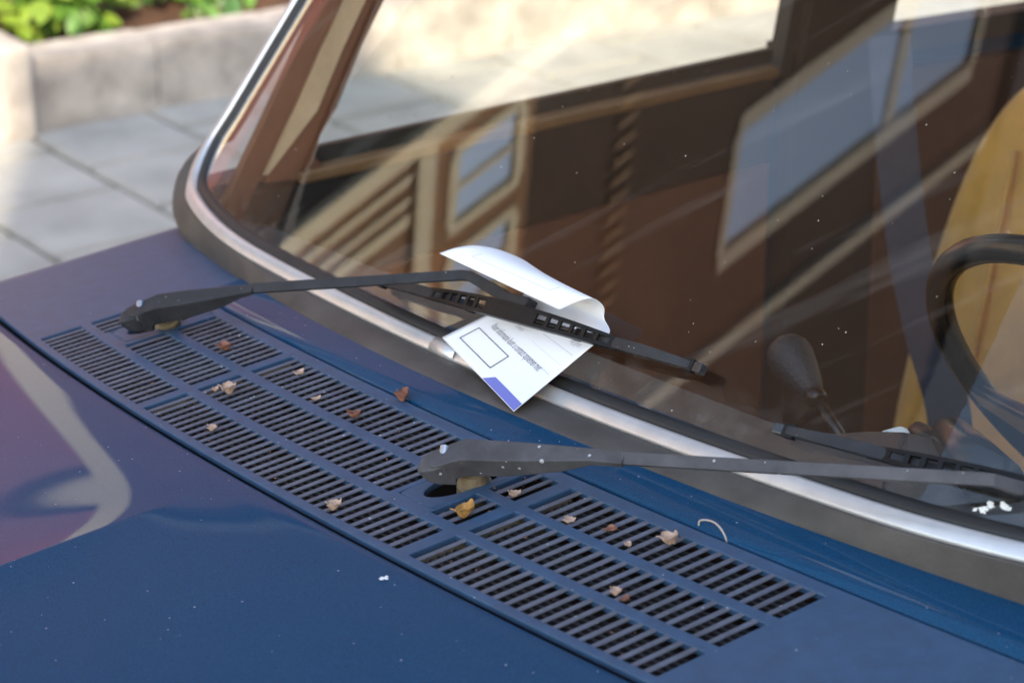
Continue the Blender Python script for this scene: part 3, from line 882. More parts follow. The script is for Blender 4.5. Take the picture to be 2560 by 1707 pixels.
# seats
def make_seat(cx, y_top, material):
    bm = bmesh.new()
    out = []
    # rounded backrest outline (x half width, z) and thickness
    for k in range(-24, 25):
        a = k / 24 * pi / 2
    prof = [(0.20, 0.52), (0.215, 0.62), (0.215, 0.72), (0.205, 0.84), (0.19, 0.94), (0.165, 1.02), (0.125, 1.075), (0.07, 1.105), (0.0, 1.115)]
    outline = [(hx, z) for hx, z in prof] + [(-hx, z) for hx, z in reversed(prof[:-1])]
    c0 = (0, 0.8)
    def P(hx, z, dy): return Vector((cx + hx, y_top - 0.22 * (1.1 - z) + dy, z))
    rings = []
    for sc, dy in ((0.80, -0.055), (0.93, -0.048), (0.99, -0.025), (1.0, 0.0), (0.99, 0.035), (0.93, 0.055)):
        rings.append([P(hx * sc, c0[1] + (z - c0[1]) * sc, dy) for hx, z in outline])
    vs = add_grid(bm, rings, close_v=True)
    bm.faces.new(vs[0]); bm.faces.new(vs[-1])
    back = obj('seat', bm, material, car, smooth=True)
    md = back.modifiers.new('sub', 'SUBSURF'); md.levels = 2; md.render_levels = 2
    bm = bmesh.new()
    add_box(bm, (cx, y_top - 0.34, 0.50), (0.46, 0.48, 0.15))
    bevel(obj('cushion', bm, material, back), 0.05, 5)
    for s in (-1, 1):                                    # stitched pipes down the cushion face
        bm = bmesh.new()
        add_tube(bm, [P(0.085 * s, z, -0.062) for z in (0.6, 0.7, 0.8, 0.9, 1.0)], 0.004, 8)
        obj('piping', bm, material, back, smooth=True)
    return back
make_seat(-0.215, 1.27, 'tan')
make_seat(0.36, 1.16, 'tan')
# rear bench
bm = bmesh.new(); add_box(bm, (0, 1.92, 0.72), (1.2, 0.16, 0.55)); bevel(obj('rear_seat', bm, 'brown', car), 0.06, 5)
# hanging belt
def strap(name, pts, width, material, facing, parent=car):
    bm = bmesh.new()
    cps = catmull(pts, 8)
    add_beam(bm, [(p, width, 0.0016) for p in cps], facing)
    return obj(name, bm, material, parent, smooth=False)
bp = [Vector((-0.32592, 1.00000, 1.14836)), Vector((-0.30731, 0.99000, 1.08543)), Vector((-0.27220, 0.97000, 1.00895)), Vector((-0.23010, 0.95000, 0.92605)), Vector((-0.18136, 0.93000, 0.85524)), Vector((-0.11887, 0.90000, 0.80097)), Vector((-0.07248, 0.86000, 0.77345)), Vector((-0.02013, 0.80000, 0.73702))]
strap('seat_belt', bp, 0.046, 'belt', Vector((0.62539, -0.74241, 0.24026)))

# ------------------------------------------------------------------ leaflet
leaf_root = empty('leaflet')
leaf_root.matrix_world = MQ @ Matrix.Translation(Vector((0, 0.26, 1.03)))
tag(leaf_root, 'white printed leaflet curled over the wiper blade on the windscreen', 'leaflet')
Lc = catmull([Vector((-0.08181, 0.23467, 0.99729)), Vector((-0.04473, 0.25425, 1.02218)), Vector((-0.02066, 0.27092, 1.03914)), Vector((-0.01809, 0.28034, 1.05261)), Vector((-0.01734, 0.28293, 1.06676)), Vector((-0.03570, 0.27051, 1.07684)), Vector((-0.05270, 0.25340, 1.08191)), Vector((-0.06379, 0.23878, 1.08010)), Vector((-0.07692, 0.22947, 1.07362))], 16)
Rc = catmull([Vector((0.07706, 0.19555, 0.98159)), Vector((0.08339, 0.22971, 1.00414)), Vector((0.09794, 0.25778, 1.03006)), Vector((0.10468, 0.27002, 1.04045)), Vector((0.09561, 0.27169, 1.04996)), Vector((0.09798, 0.26924, 1.06037)), Vector((0.09507, 0.26217, 1.06775)), Vector((0.08846, 0.25414, 1.06684)), Vector((0.07156, 0.24435, 1.05659))], 16)
def resample(c, n):
    d = [0]
    for a, b_ in zip(c, c[1:]): d.append(d[-1] + (b_ - a).length)
    out = []
    j = 0
    for i in range(n + 1):
        s = d[-1] * i / n
        while j < len(d) - 2 and d[j + 1] < s: j += 1
        out.append(lerp(c[j], c[j + 1], (s - d[j]) / max(1e-9, d[j + 1] - d[j])))
    return out
NB, NA = 72, 28
# keep the two sides in step at the key points so that the curl lines run straight across
def keyed(c): return [c[int(round(i * (len(c) - 1) / NB))] for i in range(NB + 1)]
Ls, Rs = keyed(Lc), keyed(Rc)
LOC = Vector((0, 0.26, 1.03))
def paper(a, b_, lift=0.0):
    f = max(0, min(NB - 1e-6, b_ * NB)); i = int(f); k = f - i
    l = lerp(Ls[i], Ls[i + 1], k); r = lerp(Rs[i], Rs[i + 1], k)
    p = lerp(l, r, a)
    w = sin(pi * a) * 0.0025 * max(0.0, 1 - b_ / 0.3)
    dl = (r - l).normalized(); dt = lerp(Ls[i + 1] - Ls[i], Rs[i + 1] - Rs[i], a).normalized()
    n = dl.cross(dt).normalized()
    return p + n * (lift + w) - LOC
bm = bmesh.new()
add_grid(bm, [[paper(a / NA, b_ / NB) for a in range(NA + 1)] for b_ in range(NB + 1)])
sheet = obj('sheet', bm, 'paper', leaf_root, smooth=True)
solid(sheet, 0.00018, 0)
def mark_quad(bm, a0, b0, a1, b1, lift=0.0005, n=10):
    rows = []
    for i in range(n + 1):
        rows.append([paper(lerp(a0, a1, i / n), lerp(b0, b1, j / n), lift) for j in range(n + 1)])
    add_grid(bm, rows)
def print_text(body, a, b_, size_a, asp, material, name='printed_text', flip=False):
    "text flowing towards +a with its height towards +b; size_a = fraction of width per em"
    cu = bpy.data.curves.new('t', 'FONT'); cu.body = body; cu.size = 1.0; cu.resolution_u = 2
    to = bpy.data.objects.new('t', cu); COL.objects.link(to)
    dg = bpy.context.evaluated_depsgraph_get()
    me = bpy.data.meshes.new_from_object(to.evaluated_get(dg))
    for v in me.vertices:
        x, y = v.co.x, v.co.y
        if flip: x, y = -x, -y
        v.co = paper(a + x * size_a, b_ + y * size_a * asp, 0.0006)
    me.name = name
    me.materials.clear(); me.materials.append(M[material])
    bpy.data.objects.remove(to); bpy.data.curves.remove(cu)
    o = bpy.data.objects.new(name, me); COL.objects.link(o); o.parent = leaf_root
    return o
ASP = 0.80
print_text('Voor informatie kunt u contact opnemen met', 0.155, 0.112, 0.0375, ASP, 'ink_mid')
print_text('o.k.', 0.30, 0.235, 0.034, ASP, 'ink_faint')
print_text('Contact', 0.31, 0.195, 0.034, ASP, 'ink_faint')
print_text('Datum', 0.30, 0.160, 0.034, ASP, 'ink_faint')
print_text('nog geen', 0.80, 0.225, 0.034, ASP, 'ink_faint')
bm = bmesh.new()
for k in range(3):
    mark_quad(bm, 0.55, 0.125 + 0.035 * k, 0.95, 0.1262 + 0.035 * k)
obj('ruled_line', bm, 'ink_faint', leaf_root)
# outlined box
bm = bmesh.new()
a0, a1, c0, c1, w = 0.10, 0.56, 0.030, 0.088, 0.010
mark_quad(bm, a0, c0, a1, c0 + w * 0.45); mark_quad(bm, a0, c1 - w * 0.45, a1, c1)
mark_quad(bm, a0, c0, a0 + w, c1); mark_quad(bm, a1 - w, c0, a1, c1)
obj('printed_box', bm, 'ink', leaf_root)
# blue strip on the lower corner
bm = bmesh.new()
rows = [[paper(a, 0.001, 0.0005), paper(a, 0.024 if i > 0 else 0.001, 0.0005)] for i, a in enumerate([0.60, 0.66, 0.75, 0.85, 0.95, 0.998])]
add_grid(bm, rows); obj('blue_strip', bm, 'ink_blue', leaf_root)
# outline and faint line on the curled flap
bm = bmesh.new()
mark_quad(bm, 0.16, 0.900, 0.80, 0.904, -0.0006); mark_quad(bm, 0.16, 0.84, 0.165, 0.904, -0.0006); mark_quad(bm, 0.795, 0.84, 0.80, 0.904, -0.0006)
obj('flap_outline', bm, 'ink_faint', leaf_root)

# ------------------------------------------------------------------ dry leaves on the scuttle
def dry_leaf(x, t, size, rotz, material, label, curl=1.0, dz=-0.0008, seed=0):
    rnd = random.Random(seed)
    bm = bmesh.new()
    rows = []
    n = 9
    ph = rnd.uniform(0, 6)
    for i in range(n + 1):
        u = i / n
        w = sin(pi * min(1, u * 0.95 + 0.03)) ** 0.7 * 0.42 * (1 + 0.10 * sin(u * 13 + ph))
        row = []
        for j in range(7):
            v = (j / 6 - 0.5) * 2
            xx = (u - 0.5) * (1 - 0.35 * curl * abs(u - 0.5))
            yy = v * w
            zz = 1.3 * curl * (0.30 * v * v * w * 1.6 + 0.55 * (u - 0.45) ** 2) + 0.07 * sin(7 * u + 5 * v + ph) + rnd.uniform(-.03, .03)
            row.append(Vector((xx, yy + 0.07 * sin(5 * u + ph), zz)) * size * 0.8)
        rows.append(row)
    add_grid(bm, rows)
    st = [rows[0][3], rows[0][3] + Vector((-0.10, 0.03, 0.05)) * size, rows[0][3] + Vector((-0.18, 0.08, 0.04)) * size]
    add_tube(bm, st, [size * 0.022, size * 0.018, size * 0.014], 5)
    bm.verts.ensure_lookup_table()
    zmin = min(v.co.z for v in bm.verts)
    for v in bm.verts: v.co.z -= zmin
    o = obj('dry_leaf', bm, material)
    solid(o, 0.0003, 0)
    p = cw(x, t, dz)
    o.matrix_world = MQ @ Matrix.Translation(p) @ Matrix.Rotation(MT, 4, 'X') @ Matrix.Rotation(rotz, 4, 'Z')
    tag(o, label, 'leaf', 'dry leaves on the scuttle')
    return o
dry_leaf(-0.2633, 0.1136, 0.019, 0.9, 'leaf_dry', 'curled brown leaf scrap nearest the far wiper spindle', 1.4, seed=1)
dry_leaf(-0.1517, 0.1312, 0.014, 0.5, 'leaf_pale', 'small pale scrap in rear slot row just behind the far wiper arm', 1.0, seed=2)
dry_leaf(-0.1631, 0.0675, 0.022, 0.8, 'leaf_pale', 'largest pale shrivelled leaf in the middle slot row', 1.5, seed=3)
dry_leaf(-0.1790, 0.0620, 0.010, 0.2, 'leaf_pale', 'tiny pale crumb left of the largest shrivelled leaf', 1.2, seed=4)
dry_leaf(-0.0886, 0.1120, 0.011, 0.6, 'leaf_pale', 'folded pale flake in rear row between the two middle leaves', 0.8, seed=5)
dry_leaf(-0.0299, 0.1130, 0.018, -0.6, 'leaf_dry', 'pinkish brown split leaf in rear row near the standing brown leaf', 1.5, seed=6)
dry_leaf(-0.1017, 0.0191, 0.014, 0.3, 'leaf_pale', 'small yellowish crumb in the front slot row, far half', 1.0, seed=7)
dry_leaf(-0.0276, 0.1600, 0.022, 0.2, 'leaf_dry', 'brown curled leaf standing in the rear groove below the leaflet', 2.0, dz=-0.001, seed=8)
dry_leaf(0.1061, 0.0075, 0.018, 0.5, 'leaf_pale', 'plump pale leaf in the front slot row below near wiper head', 1.4, seed=9)
dry_leaf(0.1883, 0.0664, 0.024, 0.9, 'leaf_gold', 'golden ragged leaf in the short slots beside the near spindle', 1.6, dz=-0.001, seed=10)
dry_leaf(0.1887, 0.1110, 0.014, 0.4, 'leaf_pale', 'small pale leaf under the near wiper arm', 1.0, seed=11)
dry_leaf(0.2512, 0.1100, 0.014, 0.0, 'leaf_pale', 'pale pink flake at the front end of near rear-row slots', 0.7, seed=12)
dry_leaf(0.2830, 0.1210, 0.012, 0.9, 'leaf_dry', 'dark rusty flake sunk between slats of near rear row', 0.7, dz=-0.001, seed=15)
dry_leaf(0.3288, 0.1336, 0.020, 1.1, 'leaf_pale', 'pointed salmon leaf standing in near rear row', 1.6, seed=13)
dry_leaf(0.3104, 0.1120, 0.009, 0.3, 'leaf_pale', 'tiny pink crumb beside the pointed salmon leaf', 1.0, seed=14)
dry_leaf(0.3574, 0.0585, 0.013, 0.2, 'leaf_pale', 'crumbled pale leaf bits in near middle row', 1.2, seed=16)
dry_leaf(0.3680, 0.0570, 0.009, 1.2, 'leaf_dry', 'small brown fragment next to the crumbled pale bits', 1.0, seed=17)
# crumbs and grit caught in the slots
bm = bmesh.new()
rnd = random.Random(21)
for k in range(260):
    r = rnd.randrange(3); a, b_ = rnd.choice(RUNS[r]); sl = a + rnd.randrange(int(b_ - a) + 1) if b_ > a else a
    x = sx(sl) + rnd.uniform(-.003, .003); t = row_t(r) + rnd.random() ** (2 if rnd.random() < .5 else 1) * ROWL
    c = cw(x, t, rnd.uniform(-0.006, 0.0002)); sz = rnd.uniform(0.0006, 0.0017)
    vs_ = [bm.verts.new(c + Vector((rnd.uniform(-1, 1), rnd.uniform(-1, 1), rnd.uniform(-.5, .5))) * sz) for _ in range(4)]
    for q in ((0, 1, 2), (0, 1, 3), (0, 2, 3), (1, 2, 3)): bm.faces.new([vs_[i] for i in q])
o = obj('leaf_grit', bm, 'leaf_dry'); o.matrix_world = MQ
tag(o, 'fine brown leaf crumbs and grit lodged in the scuttle slots', 'grit', kind='stuff')
# pale loop of wire caught in the groove
bm = bmesh.new()
wp = [cw(0.3220, 0.1660, -0.001), cw(0.3225, 0.167, 0.003), cw(0.328, 0.1675, 0.0055), cw(0.336, 0.1675, 0.0065), cw(0.344, 0.166, 0.005), cw(0.3495, 0.1645, 0.001), cw(0.3515, 0.164, -0.003)]
add_tube(bm, catmull(wp, 8), 0.0007, 8)
o = obj('wire_loop', bm, 'wire', smooth=True); o.matrix_world = MQ
tag(o, 'thin pale wire loop arching out of the groove behind the slots', 'wire')
# chalky droppings on the glass and on the bonnet
def dropping(pts, r, label, frame):
    bm = bmesh.new()
    rnd = random.Random(len(pts))
    for (p, n_, rr) in pts:
        u = n_.cross(Vector((1, 0, 0))).normalized(); w = n_.cross(u)
        ringp = []
        c = bm.verts.new(p + n_ * 0.0005)
        for k in range(12):
            a = 2 * pi * k / 12
            ringp.append(bm.verts.new(p + n_ * 0.0002 + (u * cos(a) * 0.6 + w * sin(a)) * rr * rnd.uniform(0.4, 1.3)))
        for k in range(12): bm.faces.new((c, ringp[k], ringp[(k + 1) % 12]))
    o = obj('bird_dropping', bm, 'bird', smooth=True); o.matrix_world = MQ
    tag(o, label, 'dropping')
pts = [(Vector((0.50512, 0.28063, 1.01570)), 0.004), (Vector((0.50281, 0.27830, 1.01292)), 0.003), (Vector((0.50159, 0.27703, 1.01139)), 0.0035), (Vector((0.51537, 0.28374, 1.01761)), 0.004), (Vector((0.51911, 0.28365, 1.01651)), 0.003), (Vector((0.49651, 0.27590, 1.01092)), 0.0025)]
dropping([(p, gn(p.x), r) for p, r in pts], 0, 'white spatter of dropping low on the windscreen below near wiper', 'g')
p = Vector((0.22772, -0.02482, 0.94324)); p2 = Vector((0.22806, -0.02771, 0.94286))
dropping([(p + PN * 0.0006, PN, 0.004), (p2 + PN * 0.0006, PN, 0.0025)], 0, 'small chalky spot on the blue bonnet below the slots', 'h')

# ------------------------------------------------------------------ street setting
bm = bmesh.new()
add_grid(bm, [[Vector((x, y, -0.15)) for y in (-150, -20, 0, 20, 150)] for x in (-150, -20, 0, 20, 150)])
tag(obj('ground', bm, 'ground'), kind='structure')
bm = bmesh.new()
add_grid(bm, [[Vector((x, y, z)) for y in (-30, -10, 0, 10, 30)] for x, z in ((-1.35, -0.105), (-0.8, -0.06), (0, 0.0), (1.2, 0.06), (2.4, 0.07), (4.2, -0.04))])
tag(obj('road', bm, 'asphalt'), kind='structure')
# kerb stones along the pavement
for k in range(16):
    bm = bmesh.new(); add_box(bm, (-1.41, -3.5 + k * 0.8, -0.06), (0.12, 0.79, 0.14))
    o = bevel(obj('kerb_stone', bm, 'slab'), 0.012, 2)
    if k == 0: kerb = o; tag(kerb, 'row of concrete kerb stones edging the pavement', 'kerb'); o['kind'] = 'structure'; del o['category']; del o['label']
    else: o.parent = kerb
bm = bmesh.new()
add_grid(bm, [[Vector((x, y, -0.014)) for y in (-8, 0, 8, 16)] for x in (-3.9, -2.6, -1.46)])
pave = tag(obj('pavement', bm, 'joint'), kind='structure')
bm = bmesh.new()
add_box(bm, (0, 0, -0.02), (0.338, 0.332, 0.04))
bmesh.ops.bevel(bm, geom=bm.edges[:], offset=0.006, segments=2, affect='EDGES')
slab = obj('paving_slab', bm, 'slab', pave)
first = True
for r in range(-4, 18):
    for k in range(8):
        y = 1.53 + 0.172 + r * 0.346; x = -3.69 + (0.176 if r % 2 == 0 else 0.0) + 0.176 + (k - 1) * 0.352
        if x - 0.172 < -4.05 or x + 0.172 > -1.46: continue
        o = slab if first else slab.copy()
        if not first: COL.objects.link(o)
        first = False
        o.parent = pave
        o.location = (x, y, random.uniform(-0.003, 0.003)); o.rotation_euler = (random.uniform(-.006, .006), random.uniform(-.006, .006), random.uniform(-.006, .006))
# planter
planter = empty('planter_wall', (-3.92, 2.5, 0))
tag(planter, 'low pale concrete block wall of a planted bed beyond the car', 'planter')
bm = bmesh.new()
add_box(bm, (0, 0, 0.095), (0.15, 0.357, 0.19))
bmesh.ops.subdivide_edges(bm, edges=bm.edges[:], cuts=3, use_grid_fill=True)
rnd = random.Random(3)
for v in bm.verts: v.co += Vector((rnd.uniform(-.003, .003), rnd.uniform(-.001, .001), rnd.uniform(-.003, .003)))
blk = obj('block', bm, 'block', planter)
first = True
for k in range(-14, 22):
    if k == -1: continue
    o = blk if first else blk.copy()
    if not first: COL.objects.link(o)
    first = False
    o.parent = planter
    yw = 1.735 + k * 0.36
    o.location = (-3.955 + 0.06 * (yw - 1.6) * (1 if k >= 0 else 0) + 3.92, yw - 2.5, -0.01 + random.uniform(-.004, .004))
    o.rotation_euler = (0, 0, -0.06 if k >= 0 else 0)
bm = bmesh.new()
add_box(bm, (-3.93 + 3.92, 1.345 - 2.5, 0.115), (0.24, 0.40, 0.25))
bevel(obj('corner_block', bm, 'block', planter), 0.015, 3)
planter.children[-1]['label'] = 'taller sunlit corner block of the planter'
bm = bmesh.new()
rows = []
for i in range(30):
    row = []
    for j in range(60):
        x = lerp(-4.02, -7.0, i / 29); y = lerp(-4, 10, j / 59)
        row.append(Vector((x, y, 0.13 + random.uniform(-.03, .03) + (0.10 * min(1, i / 10)))))
    rows.append(row)
add_grid(bm, rows)
tag(obj('soil_bed', bm, 'soil', smooth=True), kind='structure')
# shrubs
def leaf_mesh():
    bm = bmesh.new()
    rows = []
    for i in range(7):
        u = i / 6; w = sin(pi * (u * 0.94 + 0.03)) ** 0.8 * 0.30
        rows.append([Vector((u, -w, 0.10 * w + -0.25 * u * u)), Vector((u, 0, -0.25 * u * u - 0.03)), Vector((u, w, 0.10 * w - 0.25 * u * u))])
    add_grid(bm, rows)
    return bm
lme = {}
for k, mt in (('a', 'leaf'), ('b', 'leaf2'), ('c', 'leaf3')):
    o = obj('leaf', leaf_mesh(), mt, smooth=True); lme[k] = o.data; bpy.data.objects.remove(o)
def shrub(x, y, h, spread, n, mix, label, seed, size=0.085):
    rnd = random.Random(seed)
    z0 = 0.13
    root = empty('shrub', (x, y, z0)); tag(root, label, 'shrub', 'shrubs in the planted bed')
    bm = bmesh.new()
    tips = []
    for s in range(5):
        a = rnd.uniform(0, 6.28); tip = Vector((cos(a) * spread * 0.6, sin(a) * spread * 0.6, h * rnd.uniform(0.7, 1)))
        tips.append(tip)
        add_tube(bm, [Vector((0, 0, -0.03)), tip * 0.5 + Vector((0, 0, h * 0.1)), tip], [0.008, 0.005, 0.003], 6)
    obj('stem', bm, 'stem', root)
    for k in range(n):
        tp = rnd.choice(tips)
        p = Vector((rnd.gauss(0, spread * 0.45), rnd.gauss(0, spread * 0.5), rnd.uniform(0.06, 1) * h))
        p = lerp(p, tp, rnd.uniform(0, 0.4))
        o = bpy.data.objects.new('leaf', lme[rnd.choice(mix)]); COL.objects.link(o); o.parent = root
        o.location = p; s = size * rnd.uniform(0.6, 1.2); o.scale = (s, s, s)
        o.rotation_euler = (rnd.uniform(-.7, .7), rnd.uniform(-.5, .9), rnd.uniform(0, 6.28))
    return root
shrub(-4.22, 1.48, 0.22, 0.20, 120, 'abb', 'leafy yellow-green shrub above the sunlit corner block', 1)
shrub(-4.20, 1.80, 0.20, 0.19, 130, 'aab', 'bright green shrub behind the first joint of the planter wall', 2)
shrub(-4.24, 2.20, 0.22, 0.18, 120, 'aac', 'green shrub right of the bright ones, darker leaves showing', 3)
shrub(-4.08, 2.16, 0.07, 0.05, 14, 'aa', 'small low sprig of green leaves just behind the wall top', 4, 0.05)
shrub(-4.75, 2.75, 0.24, 0.22, 60, 'cca', 'dark low shrub partly hidden by the windscreen pillar', 5)
shrub(-4.6, 1.2, 0.40, 0.22, 60, 'abc', 'shrub at the left edge behind the sunlit corner', 6)
# a pale boulder at the back of the bed
bm = bmesh.new(); bmesh.ops.create_icosphere(bm, subdivisions=3, radius=0.13)
rnd = random.Random(5)
for v in bm.verts: v.co = Vector((v.co.x * 1.1, v.co.y * 1.5, v.co.z * 0.7)) * rnd.uniform(0.93, 1.07)
o = obj('boulder', bm, 'block', smooth=True); o.location = (-4.35, 2.85, 0.2); tag(o, 'rough pale boulder in the bed beside the windscreen pillar', 'stone')

# ------------------------------------------------------------------ buildings mirrored in glass and paint
FA = radians(18); FP = Vector((-10.5, -4.6, 0))
FAL = Vector((-sin(FA), -cos(FA), 0)); FNN = Vector((cos(FA), -sin(FA), 0))
def fpt(w, z, d=0.0): return FP + FAL * w + FNN * d + Vector((0, 0, z))
def fbox(bm, w0, w1, z0, z1, d0, d1):
    vs = [bm.verts.new(fpt(w, z, d)) for d in (d0, d1) for z in (z0, z1) for w in (w0, w1)]
    for q in ((0, 1, 3, 2), (4, 6, 7, 5), (0, 4, 5, 1), (2, 3, 7, 6), (0, 2, 6, 4), (1, 5, 7, 3)): bm.faces.new([vs[i] for i in q])
def facade(name, parent, w0, w1, z0, z1, holes, material, depth=0.4):
    "front wall with real window openings"
    ws = sorted({w0, w1, *[h[0] for h in holes], *[h[1] for h in holes]}); zs = sorted({z0, z1, *[h[2] for h in holes], *[h[3] for h in holes]})
    bm = bmesh.new(); uv = bm.loops.layers.uv.new('UVMap')
    for a, b_ in zip(ws, ws[1:]):
        for c, d in zip(zs, zs[1:]):
            mw, mz = (a + b_) / 2, (c + d) / 2
            if any(h[0] < mw < h[1] and h[2] < mz < h[3] for h in holes): continue
            cs = [(a, c), (b_, c), (b_, d), (a, d)]
            f = bm.faces.new([bm.verts.new(fpt(w, z)) for w, z in cs])
            for l, (w, z) in zip(f.loops, cs): l[uv].uv = (w, z)
    for h in holes:                                   # reveals
        cs = [(h[0], h[2]), (h[1], h[2]), (h[1], h[3]), (h[0], h[3])]
        for i in range(4):
            (wa, za), (wb, zb) = cs[i], cs[(i + 1) % 4]
            f = bm.faces.new([bm.verts.new(fpt(wa, za)), bm.verts.new(fpt(wb, zb)), bm.verts.new(fpt(wb, zb, -0.15)), bm.verts.new(fpt(wa, za, -0.15))])
            for l in f.loops: l[uv].uv = (0.05, 0.03)
    me = bpy.data.meshes.new(name); bm.to_mesh(me); bm.free(); me.materials.append(M[material])
    o = bpy.data.objects.new(name, me); COL.objects.link(o); o.parent = parent
    return o
def window(parent, w0, w1, z0, z1, bars_w=(), bars_z=(), fw=0.09, frame='cream', pane='pane', proud=0.03, sill=True, pd=-0.10, fz=None):
    fz = fw if fz is None else fz
    bm = bmesh.new()
    fbox(bm, w0 - 0.03, w0 + fw, z0, z1, -0.12, proud); fbox(bm, w1 - fw, w1 + 0.03, z0, z1, -0.12, proud)
    fbox(bm, w0 + fw, w1 - fw, z0 - 0.03, z0 + fz, -0.12, proud); fbox(bm, w0 + fw, w1 - fw, z1 - fz, z1 + 0.03, -0.12, proud)
    for b_ in bars_w: fbox(bm, b_ - fw * 0.4, b_ + fw * 0.4, z0 + fz, z1 - fz, -0.11, proud - 0.02)
    for b_ in bars_z: fbox(bm, w0 + fw, w1 - fw, b_ - fw * 0.4, b_ + fw * 0.4, -0.115, proud - 0.025)
    wo = obj('window', bm, frame, parent)
    bm = bmesh.new(); fbox(bm, w0 + 0.02, w1 - 0.02, z0 + 0.02, z1 - 0.02, pd, pd + 0.01); obj('pane', bm, pane, wo)
    if not sill: return wo
    bm = bmesh.new(); fbox(bm, w0 - 0.1, w1 + 0.1, z0 - 0.13, z0 - 0.035, -0.05, 0.09); obj('sill', bm, frame, wo)
    return wo
tall = empty('brick_building', FP); tall.rotation_euler = (0, 0, 0)
tag(tall, 'tall brown brick building mirrored in the windscreen, cream window frames', 'building')
inv = Matrix.Translation(-FP)
ZB = 6.32                                            # lower storeys kept bright, upper ones darkened in colour to stand for shade
low_w = [(-1.06, -0.36, 5.55, 6.20, (-0.70,), ()), (-0.14, 0.50, 5.55, 6.20, (0.2,), ()), (1.4, 2.6, 1.0, 3.2, (), (2.4,)), (4.4, 5.8, 1.0, 3.2, (), (2.4,)), (1.5, 2.6, 4.6, 5.9, (), ()), (4.6, 5.8, 4.6, 5.9, (), ())]
up_w = [(0.66, 2.15, 8.62, 11.75, (), (10.66,)), (10.0, 11.3, 8.6, 11.75, (), (10.68,))]
facade('lower_wall', tall, -1.35, 20, -0.2, ZB, [w[:4] for w in low_w], 'brick_tall')
facade('upper_wall', tall, -1.35, 20, ZB, 12.35, [w[:4] for w in up_w], 'brick_dimmed')
for w in low_w: window(tall, *w[:4], bars_w=w[4], bars_z=w[5], fw=0.12 if w[1] - w[0] > 0.9 else 0.055, pd=-0.02, sill=w[1] - w[0] > 0.9)
for w in up_w: window(tall, *w[:4], bars_w=w[4], bars_z=w[5], fw=0.15, frame='dim_frame', sill=False, pd=-0.03, fz=0.05)
bm = bmesh.new(); fbox(bm, -1.34, 20, -0.2, 12.3, -8.0, -0.3); obj('body', bm, 'roof', tall)
bm = bmesh.new()
vs_ = [fpt(-1.45, 12.35, 0.15), fpt(20.1, 12.35, 0.15), fpt(20.1, 20.5, -3.0), fpt(-1.45, 20.5, -3.0), fpt(-1.45, 12.35, -8.1), fpt(20.1, 12.35, -8.1), fpt(20.1, 20.5, -5.0), fpt(-1.45, 20.5, -5.0)]
vv = [bm.verts.new(p) for p in vs_]
for q in ((0, 1, 2, 3), (4, 7, 6, 5), (0, 3, 7, 4), (1, 5, 6, 2), (3, 2, 6, 7), (0, 4, 5, 1)): bm.faces.new([vv[i] for i in q])
obj('added_dark_roof', bm, 'roof', tall)  # tall dark roof added to block bright sky from the windscreen's reflection
bm = bmesh.new(); fbox(bm, -1.35, 20.1, 5.20, 5.36, 0.0, 0.08); obj('string_course', bm, 'cream', tall)
for wb, ww in ((-1.16, 0.06), (-0.98, 0.05), (-0.84, 0.10)):
    bm = bmesh.new(); fbox(bm, wb, wb + ww, 2.5, 5.15, 0.0, 0.05); obj('batten', bm, 'cream', tall)
bm = bmesh.new(); fbox(bm, -1.47, -1.30, -0.2, 12.3, 0.0, 0.10); obj('corner_trim', bm, 'cream', tall)
bm = bmesh.new(); fbox(bm, 2.95, 3.10, 6.4, 12.2, 0.0, 0.10); obj('drain_pipe', bm, 'dim_frame', tall)
bm = bmesh.new()
for k in range(50): fbox(bm, -0.9 + k * 0.17, -0.84 + k * 0.17, 7.18, 7.38, 0.0, 0.05)
tag(obj('dentil_course', bm, 'wood_trim', tall), kind='stuff')
for o in list(tall.children):
    o.matrix_parent_inverse = inv
    for c in o.children: c.matrix_parent_inverse = Matrix.Identity(4)
low = empty('red_house', fpt(-8, 0)); tag(low, 'lower red brick house mirrored in the bonnet, red door with cream frame', 'house')
inv = Matrix.Translation(-fpt(-8, 0))
wins = [(-12.0, -10.6, 1.2, 3.2, (-11.3,), ())]
holes = [w[:4] for w in wins] + [(-7.75, -6.2, 0.0, 4.25)]
facade('front_wall', low, -22, -5.4, -0.2, 4.75, holes, 'brick_red')
facade('side_wing', low, -5.4, -1.5, -0.2, 3.95, [], 'brick_dimmed')
for w in wins: window(low, *w[:4], bars_w=w[4], bars_z=w[5], fw=0.12)
window(low, -7.75, -6.2, 0.0, 4.25, bars_z=(), fw=0.19, pane='red_paint', sill=False)
bm = bmesh.new(); fbox(bm, -22, -5.42, -0.2, 4.7, -7.0, -0.3); obj('body', bm, 'roof', low)
bm = bmesh.new(); fbox(bm, -5.38, -1.52, -0.2, 3.9, -7.0, -0.3); obj('wing_body', bm, 'roof', low)
bm = bmesh.new(); fbox(bm, -22.1, -5.35, 4.75, 4.88, -0.3, 0.2); obj('gutter', bm, 'lead', low)
bm = bmesh.new(); fbox(bm, -5.3, -1.55, 3.95, 4.08, -0.3, 0.2); obj('gutter', bm, 'lead', low)
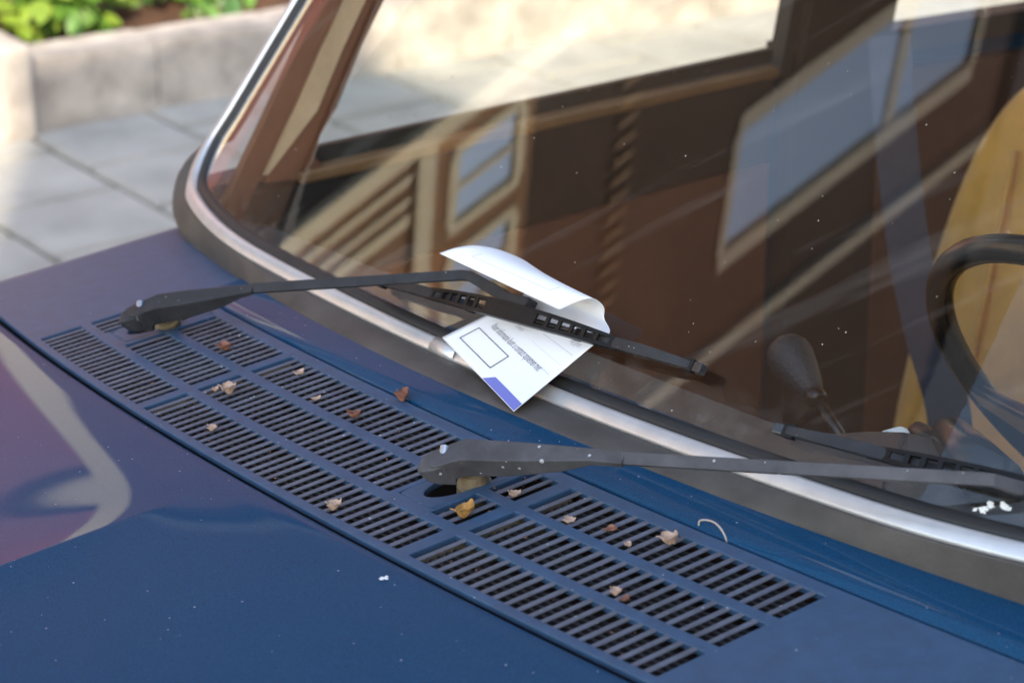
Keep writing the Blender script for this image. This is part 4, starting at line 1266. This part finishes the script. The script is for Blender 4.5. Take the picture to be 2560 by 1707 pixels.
for o in list(low.children): o.matrix_parent_inverse = inv
neigh = empty('gabled_house', fpt(-15, 0)); tag(neigh, 'dark brick house mirrored in the near bonnet, raised to keep its tone deep', 'house')
inv = Matrix.Translation(-fpt(-15, 0))
wins = [(-12.6, -11.7, 5.6, 7.2, (), ()), (-15.1, -14.2, 5.6, 7.2, (), ()), (-11.4, -10.5, 8.4, 9.8, (), ()), (-14.0, -13.1, 8.4, 9.8, (), ())]
facade('upper_wall', neigh, -22, -5.4, 4.9, 11.5, [w[:4] for w in wins], 'brick_dimmed')  # raised and widened to keep sky out of the bonnet's reflection
for w in wins: window(neigh, *w[:4], fw=0.13, pd=-0.05)
bm = bmesh.new(); fbox(bm, -22, -5.42, 4.9, 11.4, -7.0, -0.3); obj('body', bm, 'roof', neigh)
for o in list(neigh.children): o.matrix_parent_inverse = inv
# unseen house shading the car; wall lowered so sun reaches the far pavement
shade = empty('shade_house', (6.0, 4, 0)); tag(shade, 'unseen yellow brick terrace across the street that keeps the car in shade', 'house')
for nm, cy, sy, hh in (('shade_end', -7.95, 0.9, 7.4), ('wall', 8.3, 31.6, 6.0)):   # relative to the house root at y = 4
    bm = bmesh.new(); add_box(bm, (4.0, cy, hh / 2), (8.0, sy, hh))
    uv = bm.loops.layers.uv.new('UVMap')
    for f in bm.faces:
        for l in f.loops: l[uv].uv = (l.vert.co.y, l.vert.co.z)
    obj(nm, bm, 'brick_shade', shade)
for k in range(8):
    for zz in (1.0, 4.3):
        bm = bmesh.new(); y = -6.5 + k * 4.0
        for (yy, z_, sy, sz) in ((y - 0.6, zz + 0.9, 0.1, 1.9), (y + 0.6, zz + 0.9, 0.1, 1.9), (y, zz, 1.1, 0.1), (y, zz + 1.8, 1.1, 0.1)): add_box(bm, (-0.03, yy, z_), (0.1, sy, sz))
        wo = obj('window', bm, 'cream', shade)
        bm = bmesh.new(); add_box(bm, (-0.012, y, zz + 0.9), (0.02, 1.1, 1.7)); obj('pane', bm, 'pane', wo)
